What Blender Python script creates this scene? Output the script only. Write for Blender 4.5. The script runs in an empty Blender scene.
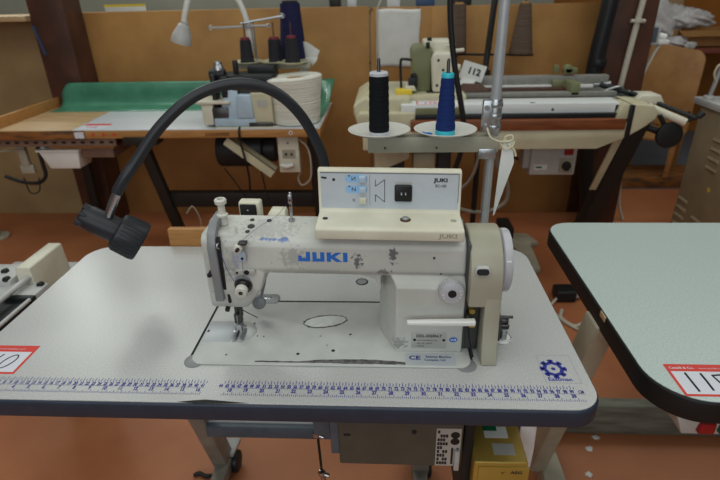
import bpy, bmesh, math, random
from mathutils import Vector, Matrix
random.seed(7)
SC = bpy.context.scene
COL = SC.collection
PI = math.pi
# design units: centimetres, origin at the front edge of the sewing table, z = 0 on the table top (0.75 m above the floor)
S = 0.01
H = 75.0

# ------------------------------------------------------------------ materials
def lin(c):
    out = []
    for v in c:
        v = v / 255.0
        out.append(v / 12.92 if v <= 0.04045 else ((v + 0.055) / 1.055) ** 2.4)
    return out

def mat(name, rgb, rough=0.5, metal=0.0, var=0.08, scale=12.0, rgb2=None, bump=0.0, bscale=None, detail=4.0, lo=0.35, hi=0.65, spec=0.5, stretch=None, trans=0.0, alpha=1.0):
    m = bpy.data.materials.new(name)
    m.use_nodes = True
    nt = m.node_tree
    b = nt.nodes['Principled BSDF']
    c = lin(rgb)
    c2 = lin(rgb2) if rgb2 else [x * (1 - 2 * var) for x in c]
    tc = nt.nodes.new('ShaderNodeTexCoord')
    mp = nt.nodes.new('ShaderNodeMapping')
    if stretch:
        mp.inputs['Scale'].default_value = stretch
    nt.links.new(tc.outputs['Object'], mp.inputs['Vector'])
    nz = nt.nodes.new('ShaderNodeTexNoise')
    nz.inputs['Scale'].default_value = scale
    nz.inputs['Detail'].default_value = detail
    nt.links.new(mp.outputs['Vector'], nz.inputs['Vector'])
    cr = nt.nodes.new('ShaderNodeValToRGB')
    cr.color_ramp.elements[0].position = lo
    cr.color_ramp.elements[1].position = hi
    cr.color_ramp.elements[0].color = (*c2, 1)
    cr.color_ramp.elements[1].color = (*c, 1)
    nt.links.new(nz.outputs['Fac'], cr.inputs['Fac'])
    nt.links.new(cr.outputs['Color'], b.inputs['Base Color'])
    b.inputs['Roughness'].default_value = rough
    b.inputs['Metallic'].default_value = metal
    b.inputs['Specular IOR Level'].default_value = spec
    b.inputs['Transmission Weight'].default_value = trans
    b.inputs['Alpha'].default_value = alpha
    if bump:
        n2 = nt.nodes.new('ShaderNodeTexNoise')
        n2.inputs['Scale'].default_value = bscale or scale * 2
        nt.links.new(mp.outputs['Vector'], n2.inputs['Vector'])
        bp = nt.nodes.new('ShaderNodeBump')
        bp.inputs['Strength'].default_value = bump
        bp.inputs['Distance'].default_value = 0.002
        nt.links.new(n2.outputs['Fac'], bp.inputs['Height'])
        nt.links.new(bp.outputs['Normal'], b.inputs['Normal'])
    return m

def add_spots(m, spots, rgb, nscale=180.0):
    """dark worn smudges of paint at object-space points (x, y, z, radius in metres)"""
    nt = m.node_tree
    b = nt.nodes['Principled BSDF']
    src = b.inputs['Base Color'].links[0].from_socket
    tc = nt.nodes.new('ShaderNodeTexCoord')
    nz = nt.nodes.new('ShaderNodeTexNoise')
    nz.inputs['Scale'].default_value = nscale
    nz.inputs['Detail'].default_value = 3
    nt.links.new(tc.outputs['Object'], nz.inputs['Vector'])
    for (x, y, z, sx, sy, sz, amt) in spots:
        mp = nt.nodes.new('ShaderNodeMapping')
        mp.vector_type = 'TEXTURE'
        mp.inputs['Location'].default_value = (x, y, z)
        mp.inputs['Scale'].default_value = (sx, sy, sz)
        nt.links.new(tc.outputs['Object'], mp.inputs['Vector'])
        ln = nt.nodes.new('ShaderNodeVectorMath')
        ln.operation = 'LENGTH'
        nt.links.new(mp.outputs['Vector'], ln.inputs[0])
        mr = nt.nodes.new('ShaderNodeMapRange')
        mr.inputs['From Min'].default_value = 1.0
        mr.inputs['From Max'].default_value = 0.0
        mr.inputs['To Min'].default_value = 0.0
        mr.inputs['To Max'].default_value = 0.55
        nt.links.new(ln.outputs['Value'], mr.inputs['Value'])
        ad = nt.nodes.new('ShaderNodeMath')
        ad.operation = 'ADD'
        nt.links.new(mr.outputs['Result'], ad.inputs[0])
        nt.links.new(nz.outputs['Fac'], ad.inputs[1])
        m2 = nt.nodes.new('ShaderNodeMapRange')
        m2.inputs['From Min'].default_value = 0.74
        m2.inputs['From Max'].default_value = 0.86
        m2.inputs['To Max'].default_value = amt
        nt.links.new(ad.outputs['Value'], m2.inputs['Value'])
        mx = nt.nodes.new('ShaderNodeMix')
        mx.data_type = 'RGBA'
        nt.links.new(m2.outputs['Result'], mx.inputs['Factor'])
        nt.links.new(src, mx.inputs['A'])
        mx.inputs['B'].default_value = (*lin(rgb), 1)
        src = mx.outputs['Result']
    nt.links.new(src, b.inputs['Base Color'])

M = {}
M['laminate'] = mat('speckled_laminate', (192, 192, 191), 0.27, var=0.05, scale=420, rgb2=(177, 177, 176), detail=2, spec=0.5)
M['edge_blue'] = mat('slate_edge_band', (50, 60, 76), 0.42, scale=30)
M['mint'] = mat('mint_laminate', (190, 202, 199), 0.3, scale=260, rgb2=(177, 189, 186), detail=3)
M['black_edge'] = mat('black_edge_band', (20, 20, 22), 0.55, scale=30)
M['ink'] = mat('ruler_ink', (66, 66, 150), 0.5, var=0.1, scale=300)
M['ink2'] = mat('logo_ink', (52, 62, 158), 0.5, var=0.03)
M['body'] = mat('machine_enamel', (198, 198, 192), 0.36, scale=9, rgb2=(180, 180, 174), detail=8, bump=0.04, bscale=60)
M['bed'] = mat('bed_enamel', (196, 197, 194), 0.4, scale=16, rgb2=(184, 185, 182), detail=6)
M['cream'] = mat('cream_plastic', (216, 212, 196), 0.45, scale=14, rgb2=(203, 199, 181), detail=8)
M['putty'] = mat('putty_plastic', (172, 168, 152), 0.42, scale=10, rgb2=(160, 156, 140), detail=6)
M['wheelgrey'] = mat('handwheel_plastic', (188, 187, 192), 0.4, scale=20)
M['grey'] = mat('grey_plate', (142, 144, 146), 0.35, scale=20)
M['panel'] = mat('panel_film', (190, 196, 202), 0.35, scale=40, var=0.03)
M['white'] = mat('white_plastic', (226, 226, 222), 0.4, var=0.03)
M['whitedirty'] = mat('white_plastic_worn', (214, 212, 204), 0.5, scale=18, var=0.06)
M['black'] = mat('black_plastic', (30, 31, 34), 0.45, var=0.1)
M['rubber'] = mat('black_rubber_hose', (46, 48, 53), 0.4, scale=40, var=0.08)
M['lampblack'] = mat('lamp_black', (40, 42, 48), 0.42, scale=40, var=0.05)
M['chrome'] = mat('chrome_steel', (190, 191, 196), 0.25, metal=1.0, var=0.04)
M['steel'] = mat('brushed_steel', (188, 190, 192), 0.32, metal=0.9, scale=60, var=0.06)
M['darksteel'] = mat('dark_steel', (98, 96, 94), 0.35, metal=0.8, scale=60, var=0.15)
M['zinc'] = mat('zinc_pole', (176, 178, 180), 0.4, metal=0.25, scale=30, var=0.04)
M['needleplate'] = mat('needle_plate_steel', (205, 206, 206), 0.35, metal=0.35, scale=90, stretch=(1, 8, 1), var=0.06)
M['logoblue'] = mat('blue_lettering', (38, 108, 190), 0.45, var=0.02)
M['pillblue'] = mat('blue_switch_label', (150, 190, 226), 0.4, var=0.02)
M['blackink'] = mat('black_ink', (40, 42, 46), 0.6, var=0.05)
M['greyink'] = mat('faint_grey_ink', (128, 130, 134), 0.6, var=0.05)
M['plategrey'] = mat('data_plate', (184, 184, 178), 0.4, metal=0.1, var=0.04)
M['decal'] = mat('silver_decal', (186, 190, 194), 0.35, metal=0.1, var=0.04)
M['navyink'] = mat('navy_ink', (44, 62, 130), 0.5, var=0.03)
M['bare'] = mat('bare_metal_patch', (206, 208, 206), 0.35, metal=0.3, scale=90, var=0.06)
M['chip'] = mat('chipped_paint', (120, 118, 116), 0.6, scale=120, rgb2=(70, 70, 72), detail=6)
M['shadowline_chip'] = mat('shadow_line_and_chip', (48, 48, 46), 0.8, var=0.1)  # dark colour for the painted shadow line of the bed and the laminate chip
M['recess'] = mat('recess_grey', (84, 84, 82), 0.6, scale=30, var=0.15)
M['threadblack'] = mat('black_thread', (28, 32, 36), 0.8, scale=6, stretch=(1, 1, 60), rgb2=(16, 18, 21), bump=0.4, bscale=8, spec=0.2)
M['threadblue'] = mat('blue_thread', (32, 56, 116), 0.75, scale=6, stretch=(1, 1, 60), rgb2=(22, 40, 90), bump=0.4, bscale=8, spec=0.25)
M['cyan'] = mat('cyan_bobbin', (62, 186, 204), 0.4, var=0.03)
M['spoolgrey'] = mat('pale_grey_bobbin', (196, 198, 206), 0.4, var=0.03)
M['paper'] = mat('white_paper', (222, 222, 218), 0.7, scale=14, var=0.04)
M['labelred'] = mat('red_sticker_border', (212, 66, 56), 0.5, var=0.03)
M['stickerwhite'] = mat('sticker_white', (212, 214, 222), 0.5, var=0.02)
M['string'] = mat('cream_string', (206, 198, 172), 0.8, var=0.06)
M['gold'] = mat('gold_painted_metal', (186, 158, 78), 0.38, metal=0.35, scale=14, var=0.07)
M['olive'] = mat('olive_brown_metal', (92, 90, 80), 0.5, scale=20, var=0.06)
M['beam'] = mat('blue_grey_beam', (96, 108, 120), 0.42, scale=30, var=0.08)
M['legmetal'] = mat('beige_grey_leg', (178, 172, 152), 0.45, scale=12, rgb2=(160, 154, 136), detail=6)
M['greyleg'] = mat('worn_grey_leg', (150, 148, 140), 0.45, scale=12, rgb2=(128, 124, 114), detail=6)
M['plank'] = mat('weathered_plank', (132, 132, 118), 0.7, scale=8, stretch=(1, 8, 8), rgb2=(104, 102, 90), detail=6)
M['board'] = mat('plain_wood', (184, 136, 82), 0.55, scale=9, stretch=(1, 9, 9), rgb2=(164, 118, 66), detail=6)
M['boarddark'] = mat('weathered_wood_edge', (150, 98, 48), 0.6, scale=10, stretch=(1, 6, 6), rgb2=(70, 54, 40), detail=8, lo=0.3, hi=0.6)
M['ply'] = mat('plywood_tan', (192, 164, 126), 0.5, scale=6, stretch=(1, 7, 7), rgb2=(178, 150, 112), detail=6)
M['chairply'] = mat('chair_plywood', (180, 136, 86), 0.5, scale=9, rgb2=(162, 118, 70), detail=8)
M['hardboard'] = mat('brown_hardboard', (182, 139, 82), 0.6, scale=5, rgb2=(165, 122, 70), detail=8)
M['hardboard2'] = mat('tan_hardboard', (168, 144, 104), 0.6, scale=5, rgb2=(154, 130, 92), detail=8)
M['column'] = mat('brown_painted_steel', (96, 60, 46), 0.5, scale=7, rgb2=(72, 46, 36), detail=6)
M['greenvinyl'] = mat('green_vinyl', (84, 142, 116), 0.28, scale=10, rgb2=(70, 126, 102), detail=4)
M['paleblue'] = mat('pale_laminate', (202, 206, 210), 0.4, scale=30, var=0.03)
M['bluewhite'] = mat('blue_white_enamel', (178, 196, 210), 0.38, scale=20, var=0.05)
M['beige'] = mat('beige_enamel', (202, 196, 168), 0.45, scale=9, rgb2=(186, 180, 152), detail=6)
M['sage'] = mat('sage_green_enamel', (128, 130, 96), 0.45, scale=12, var=0.08)
M['redwood'] = mat('red_brown_wood', (140, 82, 48), 0.45, scale=10, stretch=(1, 8, 8), rgb2=(116, 64, 36))
M['aluminium'] = mat('aluminium_bar', (226, 228, 228), 0.4, metal=0.05, scale=30, stretch=(.2, 6, 6), var=0.05)
M['greybar'] = mat('grey_rail', (150, 148, 142), 0.45, metal=0.15, scale=30, var=0.08)
M['whitecord'] = mat('white_cord', (226, 224, 214), 0.8, scale=5, stretch=(1, 1, 40), rgb2=(206, 204, 194), bump=0.5, bscale=6)
M['navycone'] = mat('navy_yarn', (30, 30, 78), 0.85, scale=8, stretch=(1, 1, 30), rgb2=(22, 22, 60), bump=0.3)
M['darkcone'] = mat('charcoal_yarn', (48, 48, 54), 0.85, scale=8, stretch=(1, 1, 30), rgb2=(34, 34, 40), bump=0.3)
M['browncone'] = mat('taupe_yarn', (108, 90, 76), 0.85, scale=8, stretch=(1, 1, 30), rgb2=(88, 72, 60), bump=0.3)
M['redtop'] = mat('maroon_plastic', (128, 52, 60), 0.5, var=0.05)
M['motordark'] = mat('dark_motor', (34, 36, 38), 0.5, var=0.1)
M['blackframe'] = mat('black_frame', (42, 40, 38), 0.5, scale=14, var=0.12)
M['cardboard'] = mat('cardboard', (186, 140, 84), 0.75, scale=12, var=0.06)
M['bag'] = mat('clear_plastic_bag', (236, 234, 234), 0.2, scale=30, var=0.08, bump=0.8, bscale=50)
M['redtable'] = mat('red_brown_laminate', (142, 82, 70), 0.35, scale=20, var=0.05)
M['cabinet'] = mat('taupe_cabinet', (164, 148, 120), 0.5, scale=6, rgb2=(150, 134, 108), detail=6)
M['palegrey'] = mat('pale_grey_top', (188, 188, 186), 0.45, scale=20, var=0.05)
M['pinkish'] = mat('brown_slotted_steel', (134, 108, 92), 0.55, scale=20, var=0.08)
M['cablewhite'] = mat('white_cable', (196, 190, 176), 0.5, var=0.05)
M['cableblack'] = mat('black_cable', (26, 26, 28), 0.5, var=0.05)
M['yellow'] = mat('yellow_plastic', (226, 200, 60), 0.5, var=0.03)
M['red'] = mat('red_button', (150, 26, 30), 0.35, var=0.03)
M['green'] = mat('green_button', (20, 110, 70), 0.35, var=0.03)
M['bluestrip'] = mat('blue_strip', (60, 84, 120), 0.5, var=0.05)
M['floor'] = mat('terracotta_floor', (192, 128, 86), 0.5, scale=1.7, rgb2=(164, 102, 66), detail=10, lo=0.38, hi=0.66, bump=0.08, bscale=30)
M['floorgrey'] = mat('grey_floor', (112, 116, 124), 0.6, scale=3, var=0.08)
M['walldull'] = mat('dull_wall', (150, 150, 138), 0.7, scale=3, var=0.06)
M['wallgold'] = mat('ochre_partition', (176, 112, 40), 0.6, scale=4, var=0.06)
M['windowlight'] = mat('frosted_pane', (210, 216, 220), 0.4, var=0.03)

# ------------------------------------------------------------------ mesh building
def rrect(x0, x1, y0, y1, r, n=6):
    """rounded rectangle, r = radius or (x0y0, x1y0, x1y1, x0y1)"""
    if not isinstance(r, (tuple, list)):
        r = (r,) * 4
    out = []
    for (cx, cy, rr, a0) in ((x0 + r[0], y0 + r[0], r[0], PI), (x1 - r[1], y0 + r[1], r[1], 1.5 * PI),
                             (x1 - r[2], y1 - r[2], r[2], 0), (x0 + r[3], y1 - r[3], r[3], 0.5 * PI)):
        if rr < 1e-6:
            out.append((cx, cy))
            continue
        for i in range(n + 1):
            a = a0 + 0.5 * PI * i / n
            out.append((cx + rr * math.cos(a), cy + rr * math.sin(a)))
    return out

def circ(cx, cy, r, n=24, ry=None, a0=0.0, a1=2 * PI):
    full = abs(a1 - a0 - 2 * PI) < 1e-6
    k = n if full else n + 1
    return [(cx + r * math.cos(a0 + (a1 - a0) * i / n), cy + (ry or r) * math.sin(a0 + (a1 - a0) * i / n)) for i in range(k)]

def catmull(pts, k=8):
    P = [Vector(p) for p in pts]
    if len(P) < 3:
        return P
    P = [2 * P[0] - P[1]] + P + [2 * P[-1] - P[-2]]
    out = []
    for i in range(1, len(P) - 2):
        for j in range(k):
            t = j / k
            a, b, c, d = P[i - 1:i + 3]
            out.append(0.5 * ((2 * b) + (c - a) * t + (2 * a - 5 * b + 4 * c - d) * t * t + (3 * b - a - 3 * c + d) * t ** 3))
    out.append(P[-2])
    return out

_glyph = {}
def glyph(body, bold=0.0):
    key = (body, bold)
    if key not in _glyph:
        cu = bpy.data.curves.new('lettering', 'FONT')
        cu.body = body
        cu.size = 1.0
        cu.offset = bold
        cu.resolution_u = 3
        ob = bpy.data.objects.new('lettering', cu)
        COL.objects.link(ob)
        dg = bpy.context.evaluated_depsgraph_get()
        dg.update()
        me = bpy.data.meshes.new_from_object(ob.evaluated_get(dg))
        vs = [v.co.copy() for v in me.vertices]
        fs = [tuple(p.vertices) for p in me.polygons]
        bpy.data.objects.remove(ob)
        bpy.data.curves.remove(cu)
        bpy.data.meshes.remove(me)
        _glyph[key] = (vs, fs)
    return _glyph[key]

class MB:
    def __init__(s):
        s.bm = bmesh.new()

    def _add(s, t, mx=None):
        if mx is not None:
            bmesh.ops.transform(t, matrix=mx, verts=t.verts)
        me = bpy.data.meshes.new('tmp')
        t.to_mesh(me)
        t.free()
        s.bm.from_mesh(me)
        bpy.data.meshes.remove(me)
        return s

    def _bev(s, t, b, seg):
        if b > 0:
            bmesh.ops.recalc_face_normals(t, faces=t.faces)
            es = [e for e in t.edges if len(e.link_faces) == 2 and e.calc_face_angle(0) > 0.6]
            if es:
                bmesh.ops.bevel(t, geom=es, offset=b, segments=seg, profile=0.5, affect='EDGES', clamp_overlap=True)

    def box(s, x0, x1, y0, y1, z0, z1, b=0.0, seg=2, mx=None):
        return s.prism([(x0, y0), (x1, y0), (x1, y1), (x0, y1)], 'z', z0, z1, b, seg, mx)

    def prism(s, pts, ax, a0, a1, b=0.0, seg=2, mx=None):
        def P(p, a):
            return {'x': (a, p[0], p[1]), 'y': (p[0], a, p[1]), 'z': (p[0], p[1], a)}[ax]
        return s.loft([[P(p, a0) for p in pts], [P(p, a1) for p in pts]], b, seg, mx)

    def loft(s, secs, b=0.0, seg=2, mx=None, cap=True, closed=True):
        t = bmesh.new()
        R = [[t.verts.new(p) for p in sec] for sec in secs]
        n = len(R[0])
        for i in range(len(R) - 1):
            for j in range(n if closed else n - 1):
                t.faces.new((R[i][j], R[i][(j + 1) % n], R[i + 1][(j + 1) % n], R[i + 1][j]))
        if cap and closed:
            t.faces.new(list(reversed(R[0])))
            t.faces.new(R[-1])
        bmesh.ops.recalc_face_normals(t, faces=t.faces)
        s._bev(t, b, seg)
        return s._add(t, mx)

    def lathe(s, prof, p0, axis=(0, 0, 1), n=32, mx=None, ry=1.0):
        q = Vector((0, 0, 1)).rotation_difference(Vector(axis).normalized()).to_matrix()
        o = Vector(p0)
        secs = []
        for (r, h) in prof:
            r = max(r, 1e-3)
            secs.append([o + q @ Vector((r * math.cos(2 * PI * i / n), ry * r * math.sin(2 * PI * i / n), h)) for i in range(n)])
        return s.loft(secs, 0, 2, mx)

    def cyl(s, p0, p1, r0, r1=None, n=20, b=0.0):
        p0, p1 = Vector(p0), Vector(p1)
        L = (p1 - p0).length
        r1 = r0 if r1 is None else r1
        if b > 0:
            return s.lathe([(r0 - b, 0), (r0 - .3 * b, .3 * b), (r0, b), (r1, L - b), (r1 - .3 * b, L - .3 * b), (r1 - b, L)], p0, p1 - p0, n)
        return s.lathe([(r0, 0), (r1, L)], p0, p1 - p0, n)

    def tube(s, pts, r, n=10, k=0):
        P = catmull(pts, k) if k else [Vector(p) for p in pts]
        m = len(P)
        def rad(i):
            if not isinstance(r, (list, tuple)):
                return r
            t = i * (len(r) - 1) / max(1, m - 1)
            j = min(int(t), len(r) - 2)
            return r[j] + (r[j + 1] - r[j]) * (t - j)
        secs = []
        tprev = (P[1] - P[0]).normalized()
        up = Vector((0, 0, 1)) if abs(tprev.z) < .9 else Vector((1, 0, 0))
        nrm = (up - up.dot(tprev) * tprev).normalized()
        for i in range(m):
            t = (P[min(i + 1, m - 1)] - P[max(i - 1, 0)]).normalized()
            nrm = (nrm - nrm.dot(t) * t).normalized()
            bn = t.cross(nrm)
            ri = rad(i)
            secs.append([P[i] + ri * (math.cos(2 * PI * j / n) * nrm + math.sin(2 * PI * j / n) * bn) for j in range(n)])
        return s.loft(secs)

    def face(s, pts):
        s.bm.faces.new([s.bm.verts.new(p) for p in pts])
        return s

    def text(s, body, size, org, right=(1, 0, 0), up=(0, 1, 0), bold=0.0, wide=1.0, align=0.5):
        """lettering centred on org (cm), lying in the plane of right / up"""
        vs, fs = glyph(body, bold)
        if not vs:
            return s
        x0 = min(v.x for v in vs); x1 = max(v.x for v in vs)
        y0 = min(v.y for v in vs); y1 = max(v.y for v in vs)
        right = Vector(right).normalized(); up = Vector(up).normalized()
        o = Vector(org)
        ox = x0 + (x1 - x0) * align
        N = [s.bm.verts.new(o + right * ((v.x - ox) * size * wide) + up * ((v.y - (y0 + y1) / 2) * size)) for v in vs]
        for f in fs:
            try:
                s.bm.faces.new([N[i] for i in f])
            except ValueError:
                pass
        return s

    def map(s, fn):
        for v in s.bm.verts:
            v.co = fn(v.co)
        return s

    def xf(s, mx):
        bmesh.ops.transform(s.bm, matrix=mx, verts=s.bm.verts)
        return s

    def build(s, name, m, parent=None, label=None, ang=35, org=None):
        me = bpy.data.meshes.new(name)
        if parent is not None:
            o = ORG[parent.name]
        else:
            o = Vector(org) if org is not None else Vector((0, 0, -H))
        for v in s.bm.verts:
            v.co = (v.co - o) * S
        s.bm.normal_update()
        s.bm.to_mesh(me)
        s.bm.free()
        me.polygons.foreach_set('use_smooth', [True] * len(me.polygons))
        me.set_sharp_from_angle(angle=math.radians(ang))
        me.materials.append(M[m] if isinstance(m, str) else m)
        ob = bpy.data.objects.new(name, me)
        COL.objects.link(ob)
        ORG[ob.name] = o
        if parent is not None:
            ob.parent = parent
        else:
            ob.location = (o[0] * S, o[1] * S, (o[2] + H) * S)
        if label:
            ob['label'] = label
        return ob

    def builds(s, name, m, parent=None, label=None, ang=35, org=None):
        """one mesh object for every separate piece"""
        s.bm.verts.ensure_lookup_table()
        seen, isl = set(), []
        for v in s.bm.verts:
            if v in seen:
                continue
            st, comp = [v], []
            seen.add(v)
            while st:
                q = st.pop(); comp.append(q)
                for e in q.link_edges:
                    o = e.other_vert(q)
                    if o not in seen:
                        seen.add(o); st.append(o)
            lo = [min(c.co[i] for c in comp) for i in range(3)]
            hi = [max(c.co[i] for c in comp) for i in range(3)]
            isl.append([set(comp), lo, hi])
        merged = True
        while merged:
            merged = False
            for i in range(len(isl)):
                for j in range(i + 1, len(isl)):
                    a, b = isl[i], isl[j]
                    if all(a[1][k] <= b[2][k] + .02 and b[1][k] <= a[2][k] + .02 for k in range(3)):
                        isl[i] = [a[0] | b[0], [min(a[1][k], b[1][k]) for k in range(3)], [max(a[2][k], b[2][k]) for k in range(3)]]
                        del isl[j]
                        merged = True
                        break
                if merged:
                    break
        out = []
        for vs, lo, hi in isl:
            b = MB()
            mp = {v: b.bm.verts.new(v.co) for v in s.bm.verts if v in vs}
            for f in s.bm.faces:
                if f.verts[0] in vs:
                    b.bm.faces.new([mp[v] for v in f.verts])
            o = org if org is None or parent is not None else tuple((lo[k] + hi[k]) / 2 if k < 2 else lo[2] for k in range(3))
            out.append(b.build(name, m, parent, label, ang, o))
        s.bm.free()
        return out

ORG = {}
def thing(name, label, cat, loc, group=None):
    o = bpy.data.objects.new(name, None)
    o.empty_display_size = 0.05
    COL.objects.link(o)
    ORG[o.name] = Vector(loc)
    o.location = (loc[0] * S, loc[1] * S, (loc[2] + H) * S)
    o['label'] = label
    o['category'] = cat
    if group:
        o['group'] = group
    return o

def tag(o, label, cat, group=None):
    o['label'] = label
    o['category'] = cat
    if group:
        o['group'] = group
    return o

def struct(o, label=None, cat=None):
    o['kind'] = 'structure'
    if label:
        o['label'] = label
        o['category'] = cat or 'room'
    return o

def dup(root, delta, label, name=None):
    """copy of a thing with its parts and sub-parts, moved by delta (cm)"""
    r = root.copy()
    COL.objects.link(r)
    r.location = root.location + Vector(delta) * S
    r['label'] = label
    ORG[r.name] = ORG[root.name] + Vector(delta)
    for ch in list(root.children):
        c = ch.copy()
        COL.objects.link(c)
        c.parent = r
        for g in list(ch.children):
            d = g.copy()
            COL.objects.link(d)
            d.parent = c
    return r

def sheet_grid(fn, nu, nv):
    """surface from fn(u, v) -> point, thin single layer"""
    b = MB()
    V = [[b.bm.verts.new(fn(i / nu, j / nv)) for j in range(nv + 1)] for i in range(nu + 1)]
    for i in range(nu):
        for j in range(nv):
            b.bm.faces.new((V[i][j], V[i + 1][j], V[i + 1][j + 1], V[i][j + 1]))
    return b

# ================================================================== SETTING
b = MB(); b.box(-420, 620, -260, 292, -H - 4, -H)
struct(b.build('floor', 'floor'), 'terracotta painted workshop floor under the sewing tables', 'floor')
b = MB(); b.box(-420, 620, 292.2, 560, -H - 4, -H + .3)
struct(b.build('floor', 'floorgrey'), 'grey floor beyond the brown columns', 'floor')
# hardboard partition behind the rear tables
b = MB()
b.box(-109.6, 60.2, 250, 252.5, -H, 47.3, .3)
b.box(60.8, 184, 250.3, 252.8, -H, 46.6, .3)
b.box(66, 94, 249.6, 250.4, -8, 46.4, .1)
struct(b.build('wall_back', 'hardboard'), 'brown hardboard partition behind the rear benches', 'wall')
b = MB(); b.box(-330, -110, 250, 252.5, -H, 44)
struct(b.build('wall_left', 'hardboard2'), 'tan hardboard partition beyond the brown steel column', 'wall')
b = MB(); b.box(-420, 182, 330, 334, -H, 120)
struct(b.build('wall_back', 'walldull'), 'dull grey wall seen above the hardboard partition', 'wall')
b = MB(); b.box(215, 620, 450, 454, -H, 190)
struct(b.build('wall_right', 'wallgold'), 'ochre partition behind the plastic bags', 'wall')
b = MB(); b.box(-330, -120.6, 228, 256, 44.2, 47.0, .4)
struct(b.build('trim_1', 'ply'), 'pale wooden ledge on top of the tan partition', 'trim')
# H-section steel columns
def hcol(x0, x1, y0, y1, name, label):
    b = MB()
    b.box(x0, x1, y0, y0 + 1.6, -H, 150, .15)
    b.box(x0, x1, y1 - 1.6, y1, -H, 150, .15)
    b.box((x0 + x1) / 2 - .6, (x0 + x1) / 2 + .6, y0 + 1.5, y1 - 1.5, -H, 150)
    b.box(x1 - 1.0, x1, y0 + 1.5, y1 - 1.5, -H, 150)
    struct(b.build(name, 'column'), label, 'column')
hcol(-120.3, -101, 232, 249.6, 'trim_2', 'dark brown steel column beside the green sheet')
hcol(184.5, 206, 232, 252, 'trim_3', 'dark brown steel column carrying the white conduit')
b = MB(); b.box(150, 420, 293, 322, -H + .3, -H + 8, .5)
struct(b.build('trim_4', 'boarddark'), 'wooden kerb where the floor changes to grey', 'trim')
# window strip seen above the partition
w = MB()
for i in range(7):
    w.box(58 + i * 22, 76 + i * 22, 329, 330.2, 52, 100)
wf = w.build('window_1', 'windowlight'); struct(wf, 'pale window panes above the hardboard partition', 'window')

# ================================================================== FRONT SEWING TABLE
T = thing('sewing_table', 'white speckled sewing table with slate edge and printed ruler', 'table', (40, 30, -H))
top = rrect(-2.6, 103.1, 0, 53.6, (5, 4.6, 6, 6), 8)
b = MB(); b.prism(top, 'z', -3.6, -.12, .55, 3)
b.build('edge_band', 'edge_blue', T)
topi = rrect(-2.3, 102.8, .3, 53.3, (4.8, 4.4, 5.8, 5.8), 8)
b = MB(); b.prism(topi, 'z', -.2, 0, .05, 1)
tt = b.build('table_top', 'laminate', T)
# printed ruler
b = MB()
zr = .02
def quad(b, x0, x1, y0, y1, z=zr):
    b.face([(x0, y0, z), (x1, y0, z), (x1, y1, z), (x0, y1, z)])
for i in range(0, 200):
    x = i * .5
    if 41.6 < x < 44.2:
        continue
    L = .85 if i % 2 == 0 else .6
    quad(b, x - .05, x + .05, 4.55, 4.55 + L)
for i in range(0, 39 * 8 + 4):
    x = i * 2.54 / 8 + .5
    if 41.4 < x < 44.6:
        continue
    L = {0: .75, 4: .6, 2: .45, 6: .45}.get(i % 8, .32)
    quad(b, x - .042, x + .042, 1.95, 1.95 + L)
quad(b, 0, 41.3, 3.58, 3.64); quad(b, 44.6, 101, 3.58, 3.64)
for i in range(1, 100):
    if i in (42, 43):
        continue
    b.text(str(i), 1.0, (i, 4.08, zr), bold=.05, wide=.62)
b.text('CM', .95, (100.4, 4.08, zr), bold=.03, wide=.62)
for i in range(1, 40):
    if i == 17:
        continue
    b.text(str(i), 1.05, (i * 2.54, 3.1, zr), bold=.05, wide=.7)
b.build('ruler_print', 'ink', T, 'blue printed centimetre and inch ruler')
b = MB(); b.cyl((65.1, 36.7, -.3), (65.1, 36.7, .12), 1.35, n=28, b=.08)
hc = b.build('hole_cover', 'darksteel', T, 'grey oval hole cover in the table top')
b = MB(); b.cyl((65.1, 36.6, .05), (65.1, 36.6, .16), 1.0, n=24); b.build('cover_face', 'grey', hc)
# gear emblem
b = MB()
gx, gy = 97.7, 9.4
for k in range(8):
    a = 2 * PI * k / 8 + .39
    ca, sa = math.cos(a), math.sin(a)
    def g(r, t):
        return (gx + r * ca - t * sa, gy + (r * sa + t * ca) * 1.08, zr)
    b.face([g(1.0, -.42), g(1.35, -.55), g(1.35, .55), g(1.0, .42)])
    b.face([g(1.3, -.75), g(1.62, -.85), g(1.62, .85), g(1.3, .75)])
    b.face([g(1.6, -.75), g(2.05, -.8), g(2.05, -.3), g(1.6, -.25)])
    b.face([g(1.6, .25), g(2.05, .3), g(2.05, .8), g(1.6, .75)])
b.face([(p[0], p[1], zr) for p in circ(gx, gy, .36, 16)])
b.text('Eastman', 1.15, (98.1, 6.9, zr), bold=.02, wide=1.0)
b.build('emblem_print', 'ink2', T, 'blue printed gear emblem with lettering')
b = MB()
x0, x1, y0, y1 = 95.7, 101.2, 6.0, 12.9
for (a, c, d, e) in ((x0, x1, y0, y0 + .05), (x0, x1, y1 - .05, y1), (x0, x0 + .05, y0, y1), (x1 - .05, x1, y0, y1)):
    quad(b, a, c, d, e)
b.build('emblem_border', 'greyink', T)

def sticker(parent, xr, y0, y1, w, digits, z=.03, xl=None):
    xl = xr - w if xl is None else xl
    b = MB(); b.box(xl, xl + w, y0, y1, z - .02, z)
    st = b.build('lot_sticker', 'labelred', parent, 'white sticker with red border and handwritten number')
    b = MB(); quad(b, xl + .45, xl + w - .45, y0 + .45, y1 - 1.75, z + .01)
    b.build('sticker_panel', 'stickerwhite', st)
    return st, xl
st, xl = sticker(T, 8.2, 6.0, 13.5, 10.5, '10')
b = MB()
b.tube([(3.2, 11.0, .05), (2.2, 8.2, .05)], .1, 6)
b.tube([(p[0] + .25 * (p[1] - 9.1), p[1], .05) for p in circ(5.2, 9.1, .95, 20, 1.75)] + [(6.15, 9.1, .05)], .1, 6)
b.build('handwriting', 'blackink', st)
b = MB(); b.text('www.cataldico.com', .62, (3.6, 12.55, .05), wide=1.0)
b.build('header_print', 'stickerwhite', st)
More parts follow.
